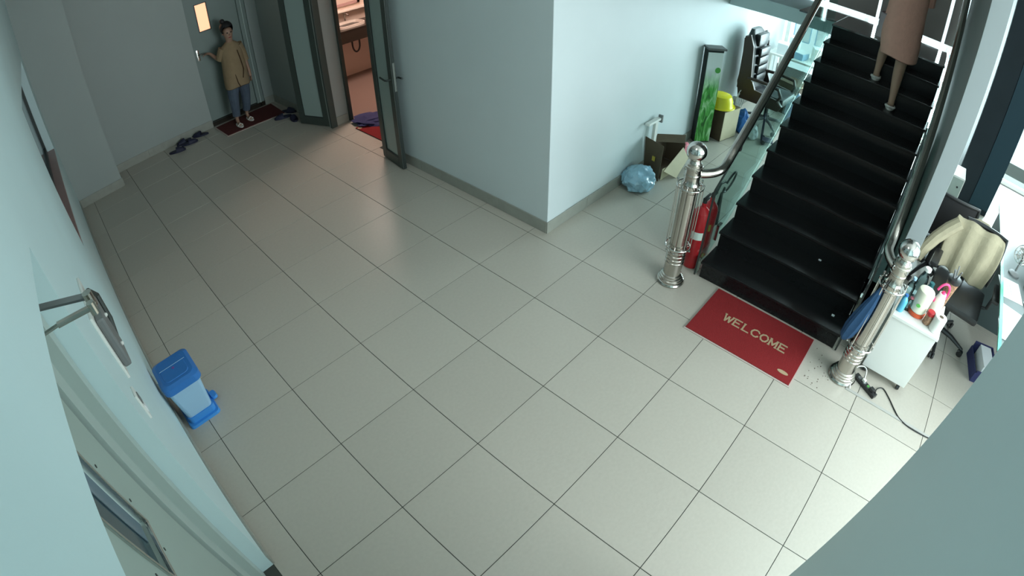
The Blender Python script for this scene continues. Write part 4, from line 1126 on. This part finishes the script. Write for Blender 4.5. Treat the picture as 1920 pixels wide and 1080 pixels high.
# ---------------------------------------------------------------- people
def skin(name, mat, parent, chains, subd=2):
    """chains: list of lists of (x,y,z,r) ; the first point of a chain may repeat a point of an earlier chain to branch from it"""
    verts, rad, edges, roots = [], [], [], []
    idx = {}
    for ch in chains:
        prev = None
        for k, p in enumerate(ch):
            key = (round(p[0], 4), round(p[1], 4), round(p[2], 4))
            if key in idx: i = idx[key]
            else:
                i = len(verts); verts.append(p[:3]); rad.append(p[3]); idx[key] = i
                if k == 0: roots.append(i)
            if prev is not None: edges.append((prev, i))
            prev = i
    me = bpy.data.meshes.new(name)
    me.from_pydata(verts, edges, [])
    o = bpy.data.objects.new(name, me); COL.objects.link(o)
    md = o.modifiers.new('skin', 'SKIN'); md.use_smooth_shade = True; md.branch_smoothing = .6
    sv = me.skin_vertices[0].data if len(me.skin_vertices) else None
    if sv is None:
        bm = bmesh.new(); bm.from_mesh(me); bm.verts.layers.skin.verify(); bm.to_mesh(me); bm.free(); sv = me.skin_vertices[0].data
    for i, r in enumerate(rad):
        sv[i].radius = (r, r) if not isinstance(r, tuple) else r
        sv[i].use_root = i in roots
    ss = o.modifiers.new('sub', 'SUBSURF'); ss.levels = subd; ss.render_levels = subd
    dg = bpy.context.evaluated_depsgraph_get()
    me2 = bpy.data.meshes.new_from_object(o.evaluated_get(dg))
    bpy.data.objects.remove(o); 
    me2.name = name
    me2.materials.clear(); me2.materials.append(M[mat])
    for p in me2.polygons: p.use_smooth = True
    o = bpy.data.objects.new(name, me2); COL.objects.link(o); o.parent = parent
    return o
def hand(wrist, d, up, scale=1.0, curl=.5, side=1):
    """palm and five finger chains; d = hand direction, up = back-of-hand normal"""
    d = Vector(d).normalized(); up = Vector(up).normalized(); sd = d.cross(up).normalized() * side
    w = Vector(wrist)
    P = lambda a, b, c, r: (*(w + d * a * scale + sd * b * scale + up * c * scale), r * scale)
    ch = [[(*w, .022 * scale), P(.03, 0, 0, .024), P(.065, 0, 0, .028)]]
    for k, (b, L) in enumerate(((-.030, .058), (-.010, .072), (.010, .076), (.029, .068))):
        c1 = -curl * .018; c2 = -curl * .045
        ch.append([P(.060, b, 0, .010), P(.085 + L * .35, b * 1.05, c1, .0085), P(.085 + L * .95 * (1 - .35 * curl), b * 1.1, c2, .0075)])
    ch.append([P(.025, .020, 0, .012), P(.050, .046, -.012, .010), P(.078, .055, -.022, .008)])
    return ch
# person at the far door, facing the room
p1 = thing('person', 'person with hair bun in loose tan shirt and jeans holding far door handle', 'person', (3.0, 1.2, .013))
Lx = (3.0, 1.2, .013)
def rel(P): return [(x - Lx[0], y - Lx[1], z - Lx[2], r) for x, y, z, r in P]
pel = (3.04, 1.24, .74, .10)
nk = (3.06, 1.22, 1.19, .042)
body = [[pel, (3.05, 1.24, .92, .10), (3.055, 1.235, 1.06, .11), (3.06, 1.23, 1.13, .07), nk, (3.06, 1.20, 1.26, .055), (3.06, 1.215, 1.34, .078), (3.06, 1.225, 1.41, .068)],
        [pel, (2.965, 1.22, .68, .075), (2.93, 1.19, .40, .05), (2.915, 1.20, .25, .04), (2.90, 1.21, .085, .026), (2.895, 1.17, .035, .024), (2.885, 1.07, .022, .022)],
        [pel, (3.12, 1.24, .68, .075), (3.13, 1.24, .42, .05), (3.115, 1.27, .25, .04), (3.09, 1.29, .085, .026), (3.085, 1.25, .035, .024), (3.09, 1.15, .022, .022)],
        [(3.06, 1.23, 1.13, .07), (2.95, 1.24, 1.11, .05), (2.90, 1.28, .98, .034), (2.86, 1.34, 1.01, .030), (2.81, 1.44, 1.085, .022)],
        [(3.06, 1.23, 1.13, .07), (3.17, 1.23, 1.11, .05), (3.23, 1.24, .93, .034), (3.24, 1.20, .76, .025), (3.235, 1.17, .68, .022)]]
ch = [rel(c) for c in body]
ch += [rel(c) for c in hand((2.81, 1.44, 1.085), (-.65, .7, .05), (0, -.3, 1), .8, .9)]
ch += [rel(c) for c in hand((3.235, 1.17, .68), (0, -.1, -1), (1, 0, 0), .8, .4, -1)]
ch.append(rel([(3.06, 1.17, 1.315, .016), (3.06, 1.128, 1.300, .012)]))        # nose
ch.append(rel([(2.995, 1.215, 1.325, .014), (2.978, 1.225, 1.325, .010)])); ch.append(rel([(3.125, 1.215, 1.325, .014), (3.142, 1.225, 1.325, .010)]))   # ears
skin('body', 'skin_dim', p1, ch)
for s_ in (-1, 1): part('eye', MB().sphere((.06 + s_ * .028, -.056, 1.325), .011, 10, (1.2, .6, .8)), 'black', p1)
part('mouth', MB().sphere((.06, -.050, 1.255), .016, 10, (1.4, .4, .4)), 'dark_red', p1)
m = MB()
hc = Vector((.06, .035, 1.385))
bm = bmesh.new(); bmesh.ops.create_icosphere(bm, subdivisions=3, radius=1)
for v in bm.verts:
    v.co = Vector((v.co.x * .094, v.co.y * .102, v.co.z * .098)) + hc
bmesh.ops.delete(bm, geom=[v for v in bm.verts if v.co.y < -.028 and v.co.z < 1.385 or v.co.z < 1.27], context='VERTS')
m.bm(bm)
part('hair', m, 'hair', p1)
part('hair_bun', MB().sphere((.02, .03, 1.485), .036, 14), 'hair', p1)
def loft(rings, n=22, closed=(False, False)):
    """rings: (cx, cy, z, rx, ry)"""
    m = MB()
    for i, (cx, cy, z, rx, ry) in enumerate(rings):
        for k in range(n):
            t = 2 * math.pi * k / n
            w = 1 + .035 * math.sin(4 * t + i * .7) * (i / len(rings))
            m.v.append((cx + rx * w * math.cos(t), cy + ry * w * math.sin(t), z + .010 * math.sin(3 * t) * (i / len(rings))))
        if i:
            for k in range(n):
                j = (k + 1) % n; m.f.append([(i - 1) * n + k, (i - 1) * n + j, i * n + j, i * n + k]); m.sm.append(True)
    return m
sh = loft([(.06, .02, 1.20, .05, .05), (.06, .025, 1.165, .085, .06), (.06, .03, 1.135, .15, .085), (.058, .035, 1.05, .165, .115), (.055, .035, .92, .165, .13), (.05, .03, .78, .175, .14), (.04, .03, .65, .185, .145), (.04, .025, .54, .19, .145)])
solid(part('shirt', sh, 'tan_shirt', p1), .006)
part('sleeve', MB().tube([(-.045, .04, 1.115), (-.09, .06, 1.03), (-.11, .09, .97)], 0, 12, rs=[.070, .060, .055], caps=True), 'tan_shirt', p1)
m = MB().tube([(.165, .03, 1.115), (.215, .04, .98), (.235, .02, .85)], 0, 12, rs=[.070, .060, .05], caps=True)
part('sleeve', m, 'tan_shirt', p1)
part('placket', MB().tube([(.11, -.082, 1.06), (.125, -.10, .92), (.135, -.11, .78), (.10, -.112, .66)], .006, 6).tube([(.0, -.10, .74), (.01, -.115, .62), (.03, -.122, .55)], .007, 6), 'brown_trim', p1)
m = MB().tube([(-.02, .03, .70), (-.055, .0, .50), (-.075, -.005, .38), (-.088, .0, .20), (-.095, .005, .13)], 0, 14, rs=[.10, .088, .072, .060, .056], caps=False)
m.tube([(.105, .04, .70), (.125, .04, .50), (.128, .045, .38), (.112, .07, .20), (.095, .085, .13)], 0, 14, rs=[.10, .088, .072, .060, .056], caps=False)
part('jeans', m, 'denim', p1)
for fx, fy in ((2.888, 1.12), (3.088, 1.20)):
    sp = part('sandal', MB().prism([(fx - 3.0 + .04 * math.sin(t) , fy - 1.2 + .115 * math.cos(t)) for t in [2 * math.pi * k / 16 for k in range(16)]], .0, .014), 'sandal', p1)
    part('strap', MB().tube([(fx - 3.0 - .038, fy - 1.2 - .03, .012), (fx - 3.0, fy - 1.2 - .04, .05), (fx - 3.0 + .038, fy - 1.2 - .03, .012)], .007, 6), 'sandal', sp)

# woman climbing the stairs, seen from behind
zr, zl = RI * 8, RI * 9
p2 = thing('person', 'woman in long peach dress climbing the stairs seen from behind', 'person', (6.1, -5.75, zr))
Lx = (6.1, -5.75, zr)
pel = (6.30, -5.79, 2.13, .13)
nk = (6.40, -5.79, 2.68, .045)
body = [[pel, (6.34, -5.79, 2.34, .12), (6.38, -5.79, 2.52, .13), (6.40, -5.79, 2.61, .08), nk, (6.42, -5.79, 2.75, .06), (6.42, -5.79, 2.83, .088), (6.41, -5.79, 2.90, .072)],
        [pel, (6.24, -5.87, 2.02, .09), (6.21, -5.865, 1.74, .062), (6.155, -5.87, 1.60, .055), (6.10, -5.885, zr + .10, .033), (6.095, -5.888, zr + .045, .034), (6.19, -5.885, zr + .032, .034), (6.26, -5.885, zr + .026, .026)],
        [pel, (6.38, -5.71, 2.03, .09), (6.44, -5.665, 1.83, .062), (6.385, -5.655, 1.72, .052), (6.345, -5.65, zl + .10, .032), (6.34, -5.65, zl + .045, .034), (6.43, -5.65, zl + .032, .034), (6.50, -5.65, zl + .026, .026)],
        [(6.40, -5.79, 2.61, .08), (6.40, -5.63, 2.58, .05), (6.40, -5.58, 2.36, .038), (6.56, -5.62, 2.33, .028), (6.64, -5.65, 2.34, .024)],
        [(6.40, -5.79, 2.61, .08), (6.40, -5.94, 2.58, .05), (6.40, -5.98, 2.36, .038), (6.56, -5.94, 2.33, .028), (6.64, -5.91, 2.34, .024)]]
ch = [rel(c) for c in body]
ch += [rel(c) for c in hand((6.64, -5.65, 2.34), (1, -.2, .1), (0, 0, 1), .85, .5)]
ch += [rel(c) for c in hand((6.64, -5.91, 2.34), (1, .2, .1), (0, 0, 1), .85, .5, -1)]
ch.append(rel([(6.50, -5.79, 2.79, .016), (6.525, -5.79, 2.78, .012)]))
skin('body', 'skin', p2, ch)
W_ = lambda x, y, z, rx, ry: (x - Lx[0], y - Lx[1], z - Lx[2], rx, ry)
solid(part('dress', loft([W_(6.40, -5.79, 2.66, .06, .07), W_(6.39, -5.79, 2.61, .11, .17), W_(6.36, -5.79, 2.50, .15, .185), W_(6.33, -5.79, 2.30, .15, .185), W_(6.30, -5.785, 2.12, .165, .20), W_(6.28, -5.795, 1.97, .17, .205), W_(6.26, -5.81, 1.86, .17, .20), W_(6.25, -5.825, 1.775, .17, .19)], 28), 'peach', p2), .006)
solid(part('underskirt', loft([W_(6.34, -5.745, 2.15, .15, .20), W_(6.36, -5.71, 2.0, .15, .17), W_(6.38, -5.68, 1.88, .15, .15)], 24), 'lilac', p2), .006)
m = MB().tube([(.30, .13, 2.58 - zr), (.29, .16, 2.42 - zr), (.32, .165, 2.34 - zr)], 0, 12, rs=[.075, .062, .058], caps=False)
part('sleeve', m, 'peach', p2)
m = MB().tube([(.30, -.21, 2.58 - zr), (.29, -.22, 2.42 - zr), (.32, -.225, 2.34 - zr)], 0, 12, rs=[.075, .062, .058], caps=False)
part('sleeve', m, 'peach', p2)
bm = bmesh.new(); bmesh.ops.create_icosphere(bm, subdivisions=3, radius=1)
for v in bm.verts: v.co = Vector((v.co.x * .108, v.co.y * .10, v.co.z * .13)) + Vector((.295, -.04, 2.85 - zr))
bmesh.ops.delete(bm, geom=[v for v in bm.verts if v.co.x > .36 and v.co.z < 2.88 - zr], context='VERTS')
part('hair', MB().bm(bm), 'hair', p2)
for fx, fy, z0 in ((6.17, -5.886, 0.0), (6.415, -5.65, RI)):
    sp = part('slipper', MB().prism([(fx - 6.1 + .125 * math.cos(t), fy + 5.75 + .047 * math.sin(t)) for t in [2 * math.pi * k / 18 for k in range(18)]], z0 + .001, z0 + .022), 'sandal', p2)
    part('heel_cup', MB().tube([(fx - 6.1 - .06, fy + 5.75 - .044, z0 + .028), (fx - 6.1 - .10, fy + 5.75 - .036, z0 + .032), (fx - 6.1 - .12, fy + 5.75, z0 + .034), (fx - 6.1 - .10, fy + 5.75 + .036, z0 + .032), (fx - 6.1 - .06, fy + 5.75 + .044, z0 + .028)], .013, 8), 'sandal', sp)
